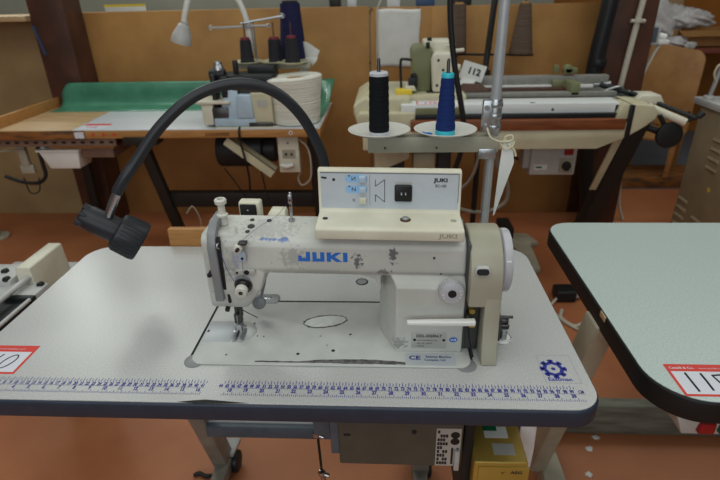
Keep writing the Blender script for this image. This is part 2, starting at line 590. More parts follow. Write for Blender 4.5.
# worn spots of the laminate edge
b = MB()
b.face([(38.2, .34, .03), (41, .12, .03), (45.5, .16, .03), (49.5, .32, .03), (45, .75, .03), (42.5, .95, .03), (40.5, .7, .03)])
b.build('edge_chip', 'shadowline_chip', T, 'dark chip where the front laminate has lifted')
# stand: leaning legs, feet, cross beam, caster
def lean_leg(x, w, parent, y_top=28, y_bot=50, d=6.0, zb=-72, m='legmetal'):
    b = MB()
    b.loft([[(x - w / 2, y_top - d / 2, -3.7), (x + w / 2, y_top - d / 2, -3.7), (x + w / 2, y_top + d / 2, -3.7), (x - w / 2, y_top + d / 2, -3.7)],
            [(x - w / 2, y_bot - d / 2, zb), (x + w / 2, y_bot - d / 2, zb), (x + w / 2, y_bot + d / 2, zb), (x - w / 2, y_bot + d / 2, zb)]], .5)
    return b.build('leg', m, parent)
lean_leg(21.6, 4.4, T, m='greyleg')
lean_leg(80.0, 5.0, T, m='greyleg')
for x in (22.2, 80.0):
    b = MB(); b.box(x - 2.0, x + 2.0, -3, 55, -72.5, -68, .5)
    f = b.build('foot', 'greyleg', T)
    b = MB(); b.cyl((x + 1.2, 50.5, -71.6), (x + 3.6, 50.5, -71.6), 3.3, n=24, b=.6)
    b.build('caster', 'black', f)
    b = MB(); b.prism([(x - 1.6, 55), (x + 3.4, 55), (x + 2.6, 48.8), (x + 1.6, 48.8)], 'z', -68.1, -66.8, .15); b.build('corner_plate', 'palegrey', f)
    b = MB(); b.cyl((x, 0, -75), (x, 0, -72.3), 2.0, n=20, b=.3)
    b.build('rubber_pad', 'black', f)
b = MB(); b.box(23.6, 78, 37.5, 39.5, -47.8, -44.4, .3)
cbm = b.build('cross_beam', 'beam', T)
b = MB(); b.box(23.6, 78, 39.4, 43.5, -45.0, -44.3, .15); b.build('beam_flange', 'palegrey', cbm)
b = MB(); b.box(18, 22, 24, 46, -4.6, -3.6, .2); b.box(78, 82, 24, 46, -4.6, -3.6, .2)
b.builds('mounting_rail', 'legmetal', T)
b = MB(); b.box(16.5, 62, 53.65, 55.6, -4.0, 4.4, .2)
b.build('backing_board', 'board', T, 'plain orange wood board along the rear edge')

# ================================================================== SEWING MACHINE
def warp(co):
    k = min(1.0, max(0.0, co.z / 12.0))
    return Vector((co.x, co.y, co.z - 0.02 * (co.x - 60) * k))

def remesh(ob, vox=0.17, it=6):
    md = ob.modifiers.new('r', 'REMESH'); md.mode = 'VOXEL'; md.voxel_size = vox * S; md.use_smooth_shade = True
    sm = ob.modifiers.new('s', 'SMOOTH'); sm.iterations = it; sm.factor = .5
    dg = bpy.context.evaluated_depsgraph_get(); dg.update()
    me = bpy.data.meshes.new_from_object(ob.evaluated_get(dg))
    ob.modifiers.clear()
    old = ob.data
    ob.data = me
    bpy.data.meshes.remove(old)
    me.polygons.foreach_set('use_smooth', [True] * len(me.polygons))

SM = thing('sewing_machine', 'white industrial sewing machine with blue lettering on the speckled table', 'sewing machine', (61, 18.5, 0))
BZ = .32
# bed
b = MB(); b.prism(rrect(37.0, 84.5, 9.0, 28.2, (2.2, 2.0, 2.2, 2.2), 6), 'z', .02, BZ, .12, 2)
b.build('bed', 'bed', SM)
b = MB(); b.prism(rrect(36.45, 84.9, 9.3, 29.0, (2.2, 2.0, 2.4, 2.2), 6), 'z', 0.0, .06)  # thin dark plate standing in for the shadow line around the bed
b.build('bed_shadow_line', 'shadowline_chip', SM, 'dark plate painted as the shadow line around the bed')
b = MB()
for (cx, cy) in ((37.7, 10.0), (83.6, 9.9)):
    b.prism(circ(cx, cy, 1.75, 24), 'z', 0.0, .16, .06)
b.builds('corner_cushion', 'grey', SM, 'grey rubber cushion at the bed corner')
b = MB()
b.prism(rrect(43.0, 48.6, 27.4, 31.0, (.2, .2, 1.0, 1.0)), 'z', 0, .36, .08)
h = b.build('bed_hinge', 'grey', SM)
b = MB(); b.box(43.2, 47.0, 29.0, 29.9, .3, .42, .05)
b.build('hinge_plate', 'chrome', h)
# casting: arm + head + pillar in one
b = MB()
arm = [(15.3, 14.2), (14.1, 15.5), (14.5, 19.4), (14.85, 20.3), (15.7, 20.8), (21.4, 22.0), (22.6, 21.4), (23.2, 14.2)]
b.prism(arm, 'x', 43.0, 83.2, .35, 2)
def rs(x0, x1, y0, y1, z): return [(x0, y0, z), (x1, y0, z), (x1, y1, z), (x0, y1, z)]
b.loft([rs(42.0, 46.4, 15.4, 21, 7.1), rs(41.9, 47.4, 14.6, 22, 8.6), rs(42.2, 49.6, 14.0, 23, 11.5), rs(42.2, 50.6, 14.2, 23, 14.6), rs(42.2, 46.5, 14.6, 22.4, 19.5), rs(42.4, 46, 15.7, 21.6, 21.4)], .5)
b.prism([(69.2, 19.5), (72.0, 12.95), (83.2, 12.95), (83.2, 25.4), (69.2, 25.4)], 'z', .25, 13.2)
pl = lambda y, z, x: [(69.2, 19.5, z), (x, y, z), (83.2, y, z), (83.2, 25.0, z), (69.2, 25.0, z)]
b.loft([pl(12.95, 13.1, 72.0), pl(13.3, 13.9, 71.8), pl(14.6, 14.9, 71.0)])
# cast fillet between arm and pillar
b.prism([(65.5, 14.6), (69.5, 14.6), (69.5, 11.0), (68.6, 13.6)], 'y', 15.0, 23.0)
M['body2'] = M['body']
add_spots(M['body2'], [(.048, -.043, .172, .016, .03, .026, .9), (.104, -.042, .182, .013, .03, .026, .9), (-.055, -.043, .178, .05, .03, .03, .3), (.09, -.041, .152, .02, .02, .012, .7), (-.10, -.01, .215, .09, .06, .02, .25), (-.165, -.045, .165, .03, .03, .05, .25), (.115, -.06, .02, .03, .03, .02, .5)], (92, 94, 100))
add_spots(M['body2'], [(-.085, -.033, .2075, .055, .008, .010, .75), (-.150, -.045, .160, .012, .03, .05, .25)], (70, 104, 172), 90.0)
body = b.build('machine_body', 'body2', SM, 'worn off-white cast arm, head and pillar')
remesh(body)
for v in body.data.vertices:
    o = ORG['sewing_machine']; c = v.co / S + o
    v.co = (warp(c) - o) * S
def sm(b, name, m, parent=SM, label=None, ang=35, w=True):
    if w: b.map(warp)
    if name in ('face_plate_screw', 'oil_plug', 'guide_screw', 'pin_hole', 'take_up_slot', 'brass_link', 'tension_disc', 'wheel_mark'):
        return b.builds(name, m, parent, label, ang)[0]
    return b.build(name, m, parent, label, ang)
# face plate and take-up guard on the end of the head
b = MB()
b.prism(rrect(15.0, 22.0, 6.9, 21.0, (1.6, 1.6, 2.2, 1.6), 6), 'x', 40.2, 42.35, .4, 3)
sm(b, 'face_plate', 'body')
b = MB()
b.prism([(13.4, 9.5), (14.6, 9.5), (14.6, 19.0), (15.4, 20.8), (17, 21.9), (20.4, 22.2), (20.6, 23.2), (16.4, 23.1), (14.3, 21.7), (13.4, 19.4)], 'x', 41.7, 43.2, .3, 2)
gd = sm(b, 'take_up_guard', 'grey', SM, 'grey thread take-up lever cover')
b = MB(); b.box(43.2, 43.75, 13.95, 14.8, 11.5, 21.0, .1)
b.box(43.6, 44.1, 14.2, 15.2, 8.8, 12.0, .1)
sm(b, 'take_up_slot', 'black')
b = MB(); b.tube([(43.5, 14.6, 19.8), (43.6, 13.4, 20.4), (43.6, 13.0, 20.0), (43.6, 13.6, 19.4)], .16, 8, 4)
sm(b, 'take_up_lever', 'chrome')
b = MB()
b.cyl((41.5, 14.8, 14.6), (41.5, 13.2, 14.6), .4, n=16, b=.08)
b.cyl((42.6, 14.0, 13.3), (42.6, 13.5, 13.3), .3, n=12)
b.cyl((43.0, 15.6, 7.4), (43.0, 14.7, 7.0), .4, n=14)
sm(b, 'face_plate_screw', 'black')
# top left thread post
b = MB()
b.lathe([(0.75, 21.8), (.75, 23.2), (.95, 23.25), (.95, 23.6), (.62, 23.8), (.58, 25.3), (.95, 25.5), (1.0, 26.1), (.85, 26.3), (.5, 26.3), (.48, 25.7), (0, 25.6)], (43.3, 18.6, -.3), n=28)
sm(b, 'thread_post', 'whitedirty')
# spool pin guide
b = MB()
b.cyl((54.5, 20, 21.7), (54.5, 20, 22.0), .55, n=18)
b.cyl((54.5, 20, 21.9), (54.6, 20, 26.8), .26, n=14, b=.1)
b.box(54.2, 54.85, 19.6, 20.4, 24.9, 26.4, .15)
pin = sm(b, 'pin_guide', 'steel')
b = MB()
for z in (24.6, 25.5):
    b.cyl((54.55, 19.7, z), (54.55, 19.55, z), .16, n=10)
sm(b, 'pin_hole', 'black', pin)
# oil holes on top of the arm
b = MB()
for (x, y, r) in ((48.0, 18.2, .6), (47.8, 20.0, .38), (47.7, 16.8, .38), (50.7, 19.9, .42)):
    z = 20.8 + (y - 15.7) * .21
    n = Vector((0, -.21, 1)).normalized()
    b.cyl(Vector((x, y, z)) - n * .3, Vector((x, y, z)) + n * .06, r, n=20)
for (x, z) in ((78.0, 18.2), (79.2, 15.4), (62.6, 15.6)):
    b.cyl((x, 14.6, z), (x, 14.2, z), .16, n=12)
sm(b, 'oil_plug', 'black')
# upper thread guide: white knob, dark arm and tab
b = MB()
b.cyl((47.0, 14.4, 20.0), (47.0, 12.6, 19.8), .3, n=14)
b.box(46.9, 48.3, 13.2, 14.4, 20.2, 20.7, .15)
tg = sm(b, 'thread_guide', 'darksteel')
b = MB(); b.lathe([(.35, -.2), (.72, .1), (.78, .5), (.7, 1.0), (.3, 1.15), (.26, .9), (0, .85)], (46.9, 13.9, 19.7), (-.1, -1, -.1), n=24)
sm(b, 'guide_knob', 'whitedirty', tg)
b = MB(); b.cyl((46.8, 12.72, 19.55), (46.8, 12.62, 19.55), .24, n=14)
sm(b, 'knob_hole', 'black', tg)
b = MB(); b.prism(rrect(46.6, 47.8, 17.0, 19.0, .5), 'y', 13.7, 13.9, .05); sm(b, 'guide_tab', 'bluewhite', tg)
b = MB(); b.cyl((47.2, 13.8, 17.7), (47.2, 13.6, 17.7), .22, n=12); sm(b, 'tab_hole', 'black', tg)
# thread tension assembly
b = MB()
c0 = Vector((46.7, 14.6, 12.6)); ax = Vector((.02, -1, -.12)).normalized()
b.lathe([(1.75, -.6), (1.75, .25), (1.5, .45), (1.55, .6), (.9, .75), (.9, 1.0)], c0, ax, n=36)
ten = sm(b, 'tension_dial', 'grey')
b = MB()
for r, h in ((1.45, .5), (1.45, .72)):
    b.lathe([(.3, h), (r, h), (r + .03, h + .06), (r, h + .12), (.3, h + .12)], c0, ax, n=36)
for k in range(5):
    h = .9 + k * .2
    q = Vector((0, 0, 1)).rotation_difference(ax).to_matrix()
    b.tube([c0 + ax * (h + .2 * i / 16) + q @ Vector((math.cos(2 * PI * i / 16), math.sin(2 * PI * i / 16), 0)) * (1.0 - .05 * k) for i in range(17)], .07, 6)
sm(b, 'tension_disc', 'darksteel', ten)
b = MB(); b.lathe([(.7, 1.6), (1.0, 1.7), (1.02, 2.6), (.9, 2.8), (.4, 2.85), (.36, 2.6), (0, 2.55)], c0, ax, n=30)
sm(b, 'tension_nut', 'whitedirty', ten)
b = MB(); b.cyl(c0 + ax * 2.5, c0 + ax * 2.9, .3, n=14)
sm(b, 'tension_stud', 'darksteel', ten)
b = MB()
b.prism(rrect(45.6, 49.0, 14.55, 15.6, .5), 'y', 13.75, 14.2, .1)
gp = sm(b, 'guide_plate', 'plategrey')
b = MB(); b.cyl((47.6, 13.8, 15.1), (47.6, 13.6, 15.1), .42, n=18); b.cyl((46.0, 13.8, 15.0), (46.0, 13.65, 15.0), .2, n=12)
sm(b, 'guide_screw', 'black', gp)
b = MB()
b.tube([(47.2, 13.4, 17.6), (47.25, 13.2, 16.2), (47.2, 13.2, 14.4)], .03, 5, 4)
b.tube([(43.8, 13.7, 18.6), (44.6, 13.3, 15.8), (45.6, 12.9, 13.8)], .05, 5, 4)
b.tube([(47.0, 13.3, 20.6), (49.6, 17.5, 21.7), (52.0, 20.5, 22.4), (54.4, 19.7, 25.5)], .03, 5, 5)
sm(b, 'sewing_thread', 'navyink', SM, 'thin dark thread')
# presser bar, needle and foot
b = MB()
b.cyl((43.4, 18.4, 7.2), (43.4, 18.4, 3.0), .45, n=18)
b.cyl((44.4, 17.6, 7.0), (44.4, 17.6, 4.4), .36, n=16)
b.box(42.9, 44.2, 17.6, 19.0, 2.3, 4.4, .15)
pb = b.build('presser_bar', 'darksteel', SM)
b = MB()
b.box(43.0, 44.3, 16.9, 18.6, 1.2, 2.6, .2)
b.prism([(15.0, .62), (15.2, .45), (18.6, .38), (18.6, .75), (17.4, 1.3), (16.6, 1.25), (15.4, .75)], 'x', 42.7, 43.5, .06)
b.prism([(15.0, .62), (15.2, .45), (18.6, .38), (18.6, .75), (17.4, 1.3), (16.6, 1.25), (15.4, .75)], 'x', 43.9, 44.7, .06)
b.build('presser_foot', 'steel', pb)
b = MB(); b.cyl((43.7, 17.0, 4.6), (43.7, 17.0, .6), .09, .05, n=10); b.cyl((44.6, 17.0, 2.6), (45.2, 16.6, 2.6), .28, n=12)
b.build('needle', 'chrome', pb)
b = MB(); b.tube([(43.4, 17.6, 6.6), (45.2, 16.6, 6.0), (46.8, 16.2, 5.3), (47.4, 16.4, 4.8)], .08, 6, 6)
b.build('finger_guard', 'darksteel', pb)
b = MB()
b.tube([(48.3, 23.2, 10.4), (47.4, 23.6, 7.0), (46.6, 23.6, 4.4)], .3, 10, 5)
b.cyl((46.1, 23.9, 3.0), (46.1, 23.2, 3.2), 1.3, n=28, b=.2)
b.build('lifter_lever', 'grey', SM)
# needle plate and slide plate
b = MB(); b.box(37.2, 42.4, 15.0, 21.2, BZ - .1, BZ + .05, .02)
b.build('slide_plate', 'decal', SM)
b = MB(); b.prism([(42.5, 14.9), (43.4, 14.9)] + circ(43.4, 18.05, 3.15, 20, None, -PI / 2, PI / 2)[1:] + [(42.5, 21.2)], 'z', BZ - .1, BZ + .06, .02)
npl = b.build('needle_plate', 'needleplate', SM)
b = MB()
quad(b, 43.1, 43.3, 16.4, 18.2, BZ + .08); quad(b, 43.6, 43.8, 16.4, 18.2, BZ + .08); quad(b, 44.1, 44.3, 16.4, 18.2, BZ + .08)
for (x, y) in ((45.6, 20.6), (42.9, 15.6), (44.6, 15.5)):
    b.face([(p[0], p[1], BZ + .08) for p in circ(x, y, .2, 12)])
b.build('feed_slot', 'black', npl)
b = MB()
for (x, y, r) in ((47.0, 16.8, .16), (48.2, 16.7, .16), (42.8, 11.4, .18), (55.2, 11.9, .3), (61.2, 12.9, .34), (58.5, 17.0, .14), (60.0, 14.4, .12), (63.9, 17.6, .25), (45.6, 22.6, .16)):
    b.face([(p[0], p[1], BZ + .02) for p in circ(x, y, r, 14)])
b.build('bed_screw_hole', 'blackink', SM)
b = MB(); b.face([(p[0], p[1], BZ + .07) for p in circ(37.6, 18.1, .22, 12, .42)])
b.build('rust_spot', 'column', SM)
# worn bare patch in the bed and chipped front lip
def wob(cx, cy, rx, ry, rot, n, j, z):
    out = []
    for i in range(n):
        a = 2 * PI * i / n
        k = 1 + random.uniform(-j, j)
        x, y = rx * k * math.cos(a), ry * k * math.sin(a)
        out.append((cx + x * math.cos(rot) - y * math.sin(rot), cy + x * math.sin(rot) + y * math.cos(rot), z))
    return out
b = MB(); b.face(wob(58.9, 21.6, 4.2, 2.1, .2, 44, .05, BZ + .02))
wp = b.build('worn_patch', 'chip', SM, 'oval of paint worn to bare metal')
b = MB(); b.face(wob(58.92, 21.6, 3.85, 1.72, .2, 44, .05, BZ + .03))
b.build('bare_metal', 'bare', wp)
b = MB()
up, lo = [], []
for i in range(40):
    t = i / 39
    x = 48.2 + t * 29.5
    h = .12 + .75 * max(0, math.sin((t - .28) * PI / .6)) ** .7 * (1 if .28 < t < .88 else 0) + .15 * random.random()
    up.append((x, 9.75 + h, BZ + .02)); lo.append((x, 9.55 + .1 * random.random() - (.1 if t > .5 else 0), BZ + .02))
b.face(lo + up[::-1])
b.build('chipped_lip', 'chip', SM, 'strip of chipped dark paint along the front of the bed')
b = MB(); b.box(73.6, 82.0, 9.35, 12.6, BZ - .05, BZ + .03)
dc = b.build('bed_decal', 'decal', SM, 'silver decal with blue lettering on the front of the bed')
b = MB()
b.text('CE', 1.4, (75.2, 11.3, BZ + .05), bold=.03, wide=1.15)
b.text('Eastman Machine', .72, (79.2, 11.6, BZ + .05), bold=.02, wide=.85)
b.text('Company, Ltd.', .72, (78.6, 10.7, BZ + .05), bold=.02, wide=.85)
b.build('decal_print', 'navyink', dc)
# blue maker's lettering on the arm, drawn as blocks
b = MB()
LX, LZ, LY = 56.2, 17.15, 14.18
def lq(pts):
    b.face([(LX + x, LY - .0 , LZ + z * 1.6) for x, z in pts])
sx = 8.0 / 21.5
def L(pts): lq([(x * sx, z) for x, z in pts])
L([(0, 0), (5.2, 0), (5.2, .34), (0, .34)]); L([(3.4, .34), (5.2, .34), (5.2, 1), (3.4, 1)]); L([(0, .34), (1.5, .34), (1.5, .6), (0, .6)])
L([(6.2, 0), (11.4, 0), (11.4, .32), (6.2, .32)]); L([(6.2, .32), (8.0, .32), (8.0, 1), (6.2, 1)]); L([(9.6, .32), (11.4, .32), (11.4, 1), (9.6, 1)])
L([(12.4, 0), (14.2, 0), (14.2, 1), (12.4, 1)]); L([(14.2, .38), (16.4, 0), (19.1, 0), (15.9, .54), (18.9, 1), (16.4, 1), (14.2, .66)])
L([(19.5, 0), (21.4, 0), (21.4, 1), (19.5, 1)])
b.map(lambda c: Vector((c.x, 14.1 + (c.z - 15.5) * .1025 - .03, c.z)))
sm(b, 'arm_lettering', 'logoblue', SM, 'blue block lettering')

# control box on top of the arm
CB0, CB1 = 59.3, 82.4
b = MB()
prof = [(13.4, 21.55), (13.4, 23.2), (13.8, 23.55), (19.3, 23.7), (19.6, 24.2), (20.16, 30.45), (20.5, 30.75), (21.6, 30.75), (22.2, 30.2), (22.6, 21.55)]
b.prism(prof, 'x', CB0, CB1, .28, 3)
cb = sm(b, 'control_box', 'cream', SM, 'cream plastic control box with a backward sloping panel')
def panel_pt(x, z, off=.03):
    return Vector((x, 19.6 + (z - 24.2) * (.5 / 6.4) - off, z))
pu = Vector((0, .5, 6.4)).normalized()
b = MB()
pp = [panel_pt(x, z, .02) for x, z in ((59.75, 24.35), (81.95, 24.35), (81.95, 30.3), (59.75, 30.3))]
b.loft([[p + Vector((0, .05, 0)) for p in pp], pp])
sm(b, 'control_panel', 'panel', SM, 'pale blue grey panel with switches and counter')
b = MB()
b.loft([[panel_pt(x, z, .03) for x, z in ((59.75, 30.15), (81.95, 30.15), (81.95, 30.35), (59.75, 30.35))], [panel_pt(x, z, .0) for x, z in ((59.75, 30.15), (81.95, 30.15), (81.95, 30.35), (59.75, 30.35))]])
b.loft([[panel_pt(x, z, .03) for x, z in ((81.85, 25.5), (81.98, 25.5), (81.98, 30.3), (81.85, 30.3))], [panel_pt(x, z, .0) for x, z in ((81.85, 25.5), (81.98, 25.5), (81.98, 30.3), (81.85, 30.3))]])
sm(b, 'panel_seam', 'greyink')
def pill(x0, x1, zc, h, m, nm):
    b = MB()
    b.face([panel_pt(p[0], p[1], .04) for p in rrect(x0, x1, zc - h / 2, zc + h / 2, h / 2 - .02, 6)])
    return sm(b, nm, m, SM)
for zc, m, l, c in ((29.3, 'pillblue', 'N', 'bluewhite'), (27.55, 'pillblue', 'N', 'bluewhite'), (25.75, 'panel', 'it', 'cream')):
    o = pill(63.7, 67.3, zc, 1.3, m, 'switch_label')
    b = MB()
    b.text(l, .95 if l == 'N' else .8, panel_pt(65.1, zc, .05), (-1, 0, 0) if zc > 29 else (1, 0, 0), pu, bold=.01)
    if l == 'N':
        b.face([panel_pt(p[0], p[1], .05) for p in circ(64.4, zc + .45, .14, 10)])
    sm(b, 'switch_print', 'blackink', o)
    b = MB(); b.prism(rrect(66.0, 67.1, zc - .5, zc + .5, .12), 'y', 19.0, 20.0, .1)
    b.map(lambda c: Vector((c.x, c.y + .0 + (c.z - 24.2) * .078, c.z)))
    sm(b, 'push_button', c, SM)
b = MB()
r_ = .03
def pline(a, c, w=.05):
    a = Vector(a); c = Vector(c)
    d = (c - a).normalized(); n = Vector((-d.y, d.x))
    n = n * w
    b.face([panel_pt(q.x, q.y, .04) for q in (a + n, a - n, c - n, c + n)])
pline((68.6, 28.1), (68.6, 29.2)); pline((68.6, 28.1), (70.1, 29.2)); pline((70.1, 29.2), (70.1, 25.5)); pline((70.1, 25.5), (68.6, 26.7)); pline((68.6, 26.7), (68.6, 25.5))
pline((67.7, 24.9), (67.7, 30.0), .02)
sm(b, 'stitch_diagram', 'blackink')
b = MB(); b.face([panel_pt(p[0], p[1], .04) for p in circ(61.9, 29.1, .25, 12)]); sm(b, 'indicator_lamp', 'blackink')
b = MB(); b.face([panel_pt(59.9, 29.3, .04), panel_pt(60.7, 29.2, .04), panel_pt(60.8, 29.5, .04), panel_pt(59.9, 29.6, .04)]); sm(b, 'panel_scuff', 'blackink')
b = MB()
b.text('JUKI', .85, panel_pt(79.0, 29.15, .05), (1, 0, 0), pu, bold=.04, wide=1.35)
b.text('EC-10S', .62, panel_pt(79.1, 28.3, .05), (1, 0, 0), pu, bold=.015, wide=.95)
sm(b, 'panel_lettering', 'blackink')
b = MB(); b.prism(rrect(71.7, 74.5, 25.7, 28.45, .3), 'y', 19.2, 20.2, .12)
b.map(lambda c: Vector((c.x, c.y + (c.z - 24.2) * .078, c.z)))
ct = sm(b, 'stitch_counter', 'black')
b = MB()
for x in (72.8, 73.45):
    b.text('2', .55, Vector((x, 19.15 + 2.85 * .078, 27.05)), (1, 0, 0), pu, bold=.02)
sm(b, 'counter_digit', 'stickerwhite', ct)
b = MB(); quad0 = [panel_pt(x, z, .04) for x, z in ((71.8, 28.5), (74.5, 28.5), (74.5, 28.85), (71.8, 28.85))]; b.face(quad0)
sm(b, 'counter_label', 'plategrey', ct)
# dome and screws on the sloped ledge
b = MB(); b.lathe([(.85, 0), (.85, .2), (.6, .3), (.6, .1)], (73.4, 16.8, 23.55), n=28); kn = sm(b, 'lid_screw_ring', 'column')
b = MB(); b.lathe([(.6, .1), (.55, .45), (.3, .62), (0, .66)], (73.4, 16.8, 23.55), n=24); sm(b, 'lid_screw', 'steel', kn)
b = MB()
b.cyl((60.6, 16.8, 23.55), (60.6, 16.8, 23.72), .42, n=20)
sm(b, 'ledge_hole', 'blackink')
b = MB(); b.cyl((81.0, 16.8, 23.55), (81.0, 16.8, 23.74), .45, n=20)
b.text('JUKI', 1.0, (79.8, 13.36, 22.4), (1, 0, 0), (0, 0, 1), bold=.03, wide=1.5)
sm(b, 'ledge_screw', 'putty')

# belt cover and hand wheel
CY, CZ, R = 18.1, 14.6, 7.0
def cover_prof(r, z0, y1=24.5):
    pts = [(CY - r, z0)]
    for i in range(17):
        a = PI - PI * i / 16
        pts.append((CY + r * math.cos(a), CZ + r * math.sin(a)))
    pts.append((CY + r, z0))
    return pts
b = MB()
b.prism(cover_prof(R, 10.6), 'x', 83.45, 88.55, .3, 3)
b.prism([(CY - R - 1.3, .05), (CY + R, .05), (CY + R, 13.5), (CY - R + .3, 13.5), (CY - R - .04, 12), (CY - R - .1, 8.5), (CY - R - .6, 4)], 'x', 86.0, 88.55, .25, 2)
bc = sm(b, 'belt_cover', 'putty', SM, 'putty coloured belt cover with a notch', w=False)
b = MB(); b.prism(rrect(84.0, 86.3, 16.6, 18.0, .65, 8), 'y', 10.6, 11.6, .12)
b.map(lambda c: Vector((c.x, c.y + (.25 if c.z > 17.3 else .08), c.z)))
sl = sm(b, 'cover_slot_rim', 'palegrey', bc, w=False)
b = MB(); b.prism(rrect(84.2, 86.1, 16.8, 17.8, .48, 8), 'y', 10.55, 11.6)
b.map(lambda c: Vector((c.x, c.y + (.22 if c.z > 17.3 else .06), c.z)))
sm(b, 'cover_slot', 'black', sl, w=False)
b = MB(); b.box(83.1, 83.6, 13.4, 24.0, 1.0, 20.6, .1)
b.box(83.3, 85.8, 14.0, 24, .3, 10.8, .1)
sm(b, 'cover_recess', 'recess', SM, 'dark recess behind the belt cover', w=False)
b = MB()
b.cyl((84.4, 12.6, 9.2), (84.4, 14.5, 9.2), .5, n=16); b.loft([rs(84.0, 85.0, 12.2, 12.8, 6.2), rs(84.3, 84.7, 12.2, 12.8, 7.8)], .1)
sm(b, 'brass_link', 'gold', SM, 'small brass link in the recess')
b = MB(); b.tube([(83.9, 12.6, 6.6), (84.3, 12.2, 3.4), (84.9, 11.4, .6)], .16, 8, 5)
sm(b, 'drive_cord', 'cableblack')
b = MB()
b.lathe([(5.4, 0), (5.9, .05), (6.15, .3), (6.2, 1.2), (6.0, 1.55), (5.2, 1.6), (4.8, 1.2), (1.5, 1.2), (1.4, 1.8), (0, 1.8)], (88.45, CY, CZ), (1, 0, 0), n=64)
b.map(lambda c: Vector((c.x + .3, CY + (c.y - CY) * .86, CZ + 1.0 + (c.z - CZ) * .86))); hw = sm(b, 'hand_wheel', 'wheelgrey', SM, 'pale lilac grey hand wheel', w=False)
b = MB(); b.lathe([(5.2, 0), (5.2, .3), (0, .3)], (88.45, CY, CZ + 1.0), (1, 0, 0), n=48)
sm(b, 'wheel_gap', 'black', hw, w=False)
b = MB()
for k in range(5):
    a = 2 * PI * k / 5 + 2.4
    b.box(89.2, 89.9, -.12, .12, 5.26, 5.36, 0, mx=Matrix.Translation((0, CY, CZ + 1.0)) @ Matrix.Rotation(a, 4, 'X'))
sm(b, 'wheel_mark', 'white', hw, w=False)
# stitch length dial
b = MB()
dc0 = Vector((80.8, 13.1, 13.3))
b.lathe([(1.2, 0), (1.9, .1), (2.0, .35), (2.02, .9), (1.85, 1.55), (1.2, 1.75), (.65, 1.78)], dc0, (0, -1, .06), n=48)
for k in range(26):
    a = 2 * PI * k / 26
    b.cyl(dc0 + Vector((2.0 * math.cos(a), -.2, 2.0 * math.sin(a))), dc0 + Vector((1.9 * math.cos(a), -1.35, 1.9 * math.sin(a) + .06)), .14, n=8)
sd = sm(b, 'stitch_dial', 'wheelgrey', SM, 'ribbed pale grey stitch length dial')
b = MB(); b.cyl(dc0 + Vector((0, -1.5, .1)), dc0 + Vector((0, -1.82, .1)), .68, n=24); sm(b, 'dial_centre', 'black', sd)
b = MB()
for k in range(9):
    a = -PI * .95 + PI * 1.2 * k / 9
    b.face([dc0 + Vector((1.4 * math.cos(a) + u * .1, -1.74, .1 + 1.4 * math.sin(a) + w * .16)) for u, w in ((-1, -1), (1, -1), (1, 1), (-1, 1))])
sm(b, 'dial_mark', 'white', sd)
# reverse lever
b = MB()
b.loft([[(73.7, 10.4, 7.6), (73.7, 11.3, 7.6), (73.7, 11.3, 8.4), (73.7, 10.4, 8.4)], [(84.7, 10.2, 7.9), (84.7, 11.4, 7.9), (84.7, 11.4, 8.9), (84.7, 10.2, 8.9)]], .25, 3)
rl = sm(b, 'reverse_lever', 'white', SM, 'white bar of the reverse feed lever')
b = MB(); b.cyl((83.9, 11.0, 8.4), (83.9, 14.5, 8.4), .45, n=16); sm(b, 'lever_shaft', 'darksteel', rl)
# data plate
b = MB(); b.prism(rrect(74.6, 80.6, 1.2, 4.6, .35), 'y', 12.84, 13.0, .05)
dp = sm(b, 'data_plate', 'plategrey')
b = MB()
b.text('DDL-5550N-7', .8, (77.6, 12.8, 3.85), (1, 0, 0), (0, 0, 1), bold=.02, wide=.9)
for i, z in enumerate((2.9, 2.3, 1.7)):
    b.text(('JUKI CORPORATION', 'SER. NO. 2DHVF', 'TYPE 05')[i], .36, (75.6, 12.8, z), (1, 0, 0), (0, 0, 1), align=0)
b.face([(p[0], 12.8, p[1]) for p in circ(75.2, 3.0, .26, 14)]); b.face([(p[0], 12.8, p[1]) for p in circ(80.1, 3.0, .26, 14)])
sm(b, 'plate_print', 'blackink', dp)
b = MB(); b.face([(p[0], 12.83, p[1]) for p in circ(81.7, 3.1, .7, 20, .5)])
os_ = sm(b, 'oval_sticker', 'logoblue', SM, 'small blue oval sticker')
b = MB(); b.text('WB', .6, (81.7, 12.8, 3.1), (1, 0, 0), (0, 0, 1), bold=.03); sm(b, 'oval_print', 'stickerwhite', os_)
# switch box and bracket behind the arm
b = MB(); b.box(43.6, 47.6, 26.6, 28.8, 17.6, 22.2, .4, 3); b.box(44.5, 47, 22.6, 28, 15.0, 18.4, .3)
sb = sm(b, 'switch_box', 'cream', SM, 'cream switch box behind the arm')
b = MB(); b.prism(rrect(43.9, 46.9, 17.8, 21.8, .3), 'y', 26.4, 26.8, .1); kf = sm(b, 'switch_face', 'motordark', sb)
b = MB(); quad_ = [(45.2, 26.37, 20.6), (45.45, 26.37, 20.6), (45.45, 26.37, 20.85), (45.2, 26.37, 20.85)]; b.face(quad_); sm(b, 'switch_print', 'stickerwhite', sb)
b = MB(); b.loft([rs(48.8, 52.2, 26, 29, 17.2), rs(48.8, 52.2, 26, 29, 19.8), rs(49.4, 52.0, 26.8, 29, 20.6)], .25); b.box(49, 52, 22.6, 27, 15.5, 17.5, .2)
sm(b, 'solenoid_cover', 'cream')

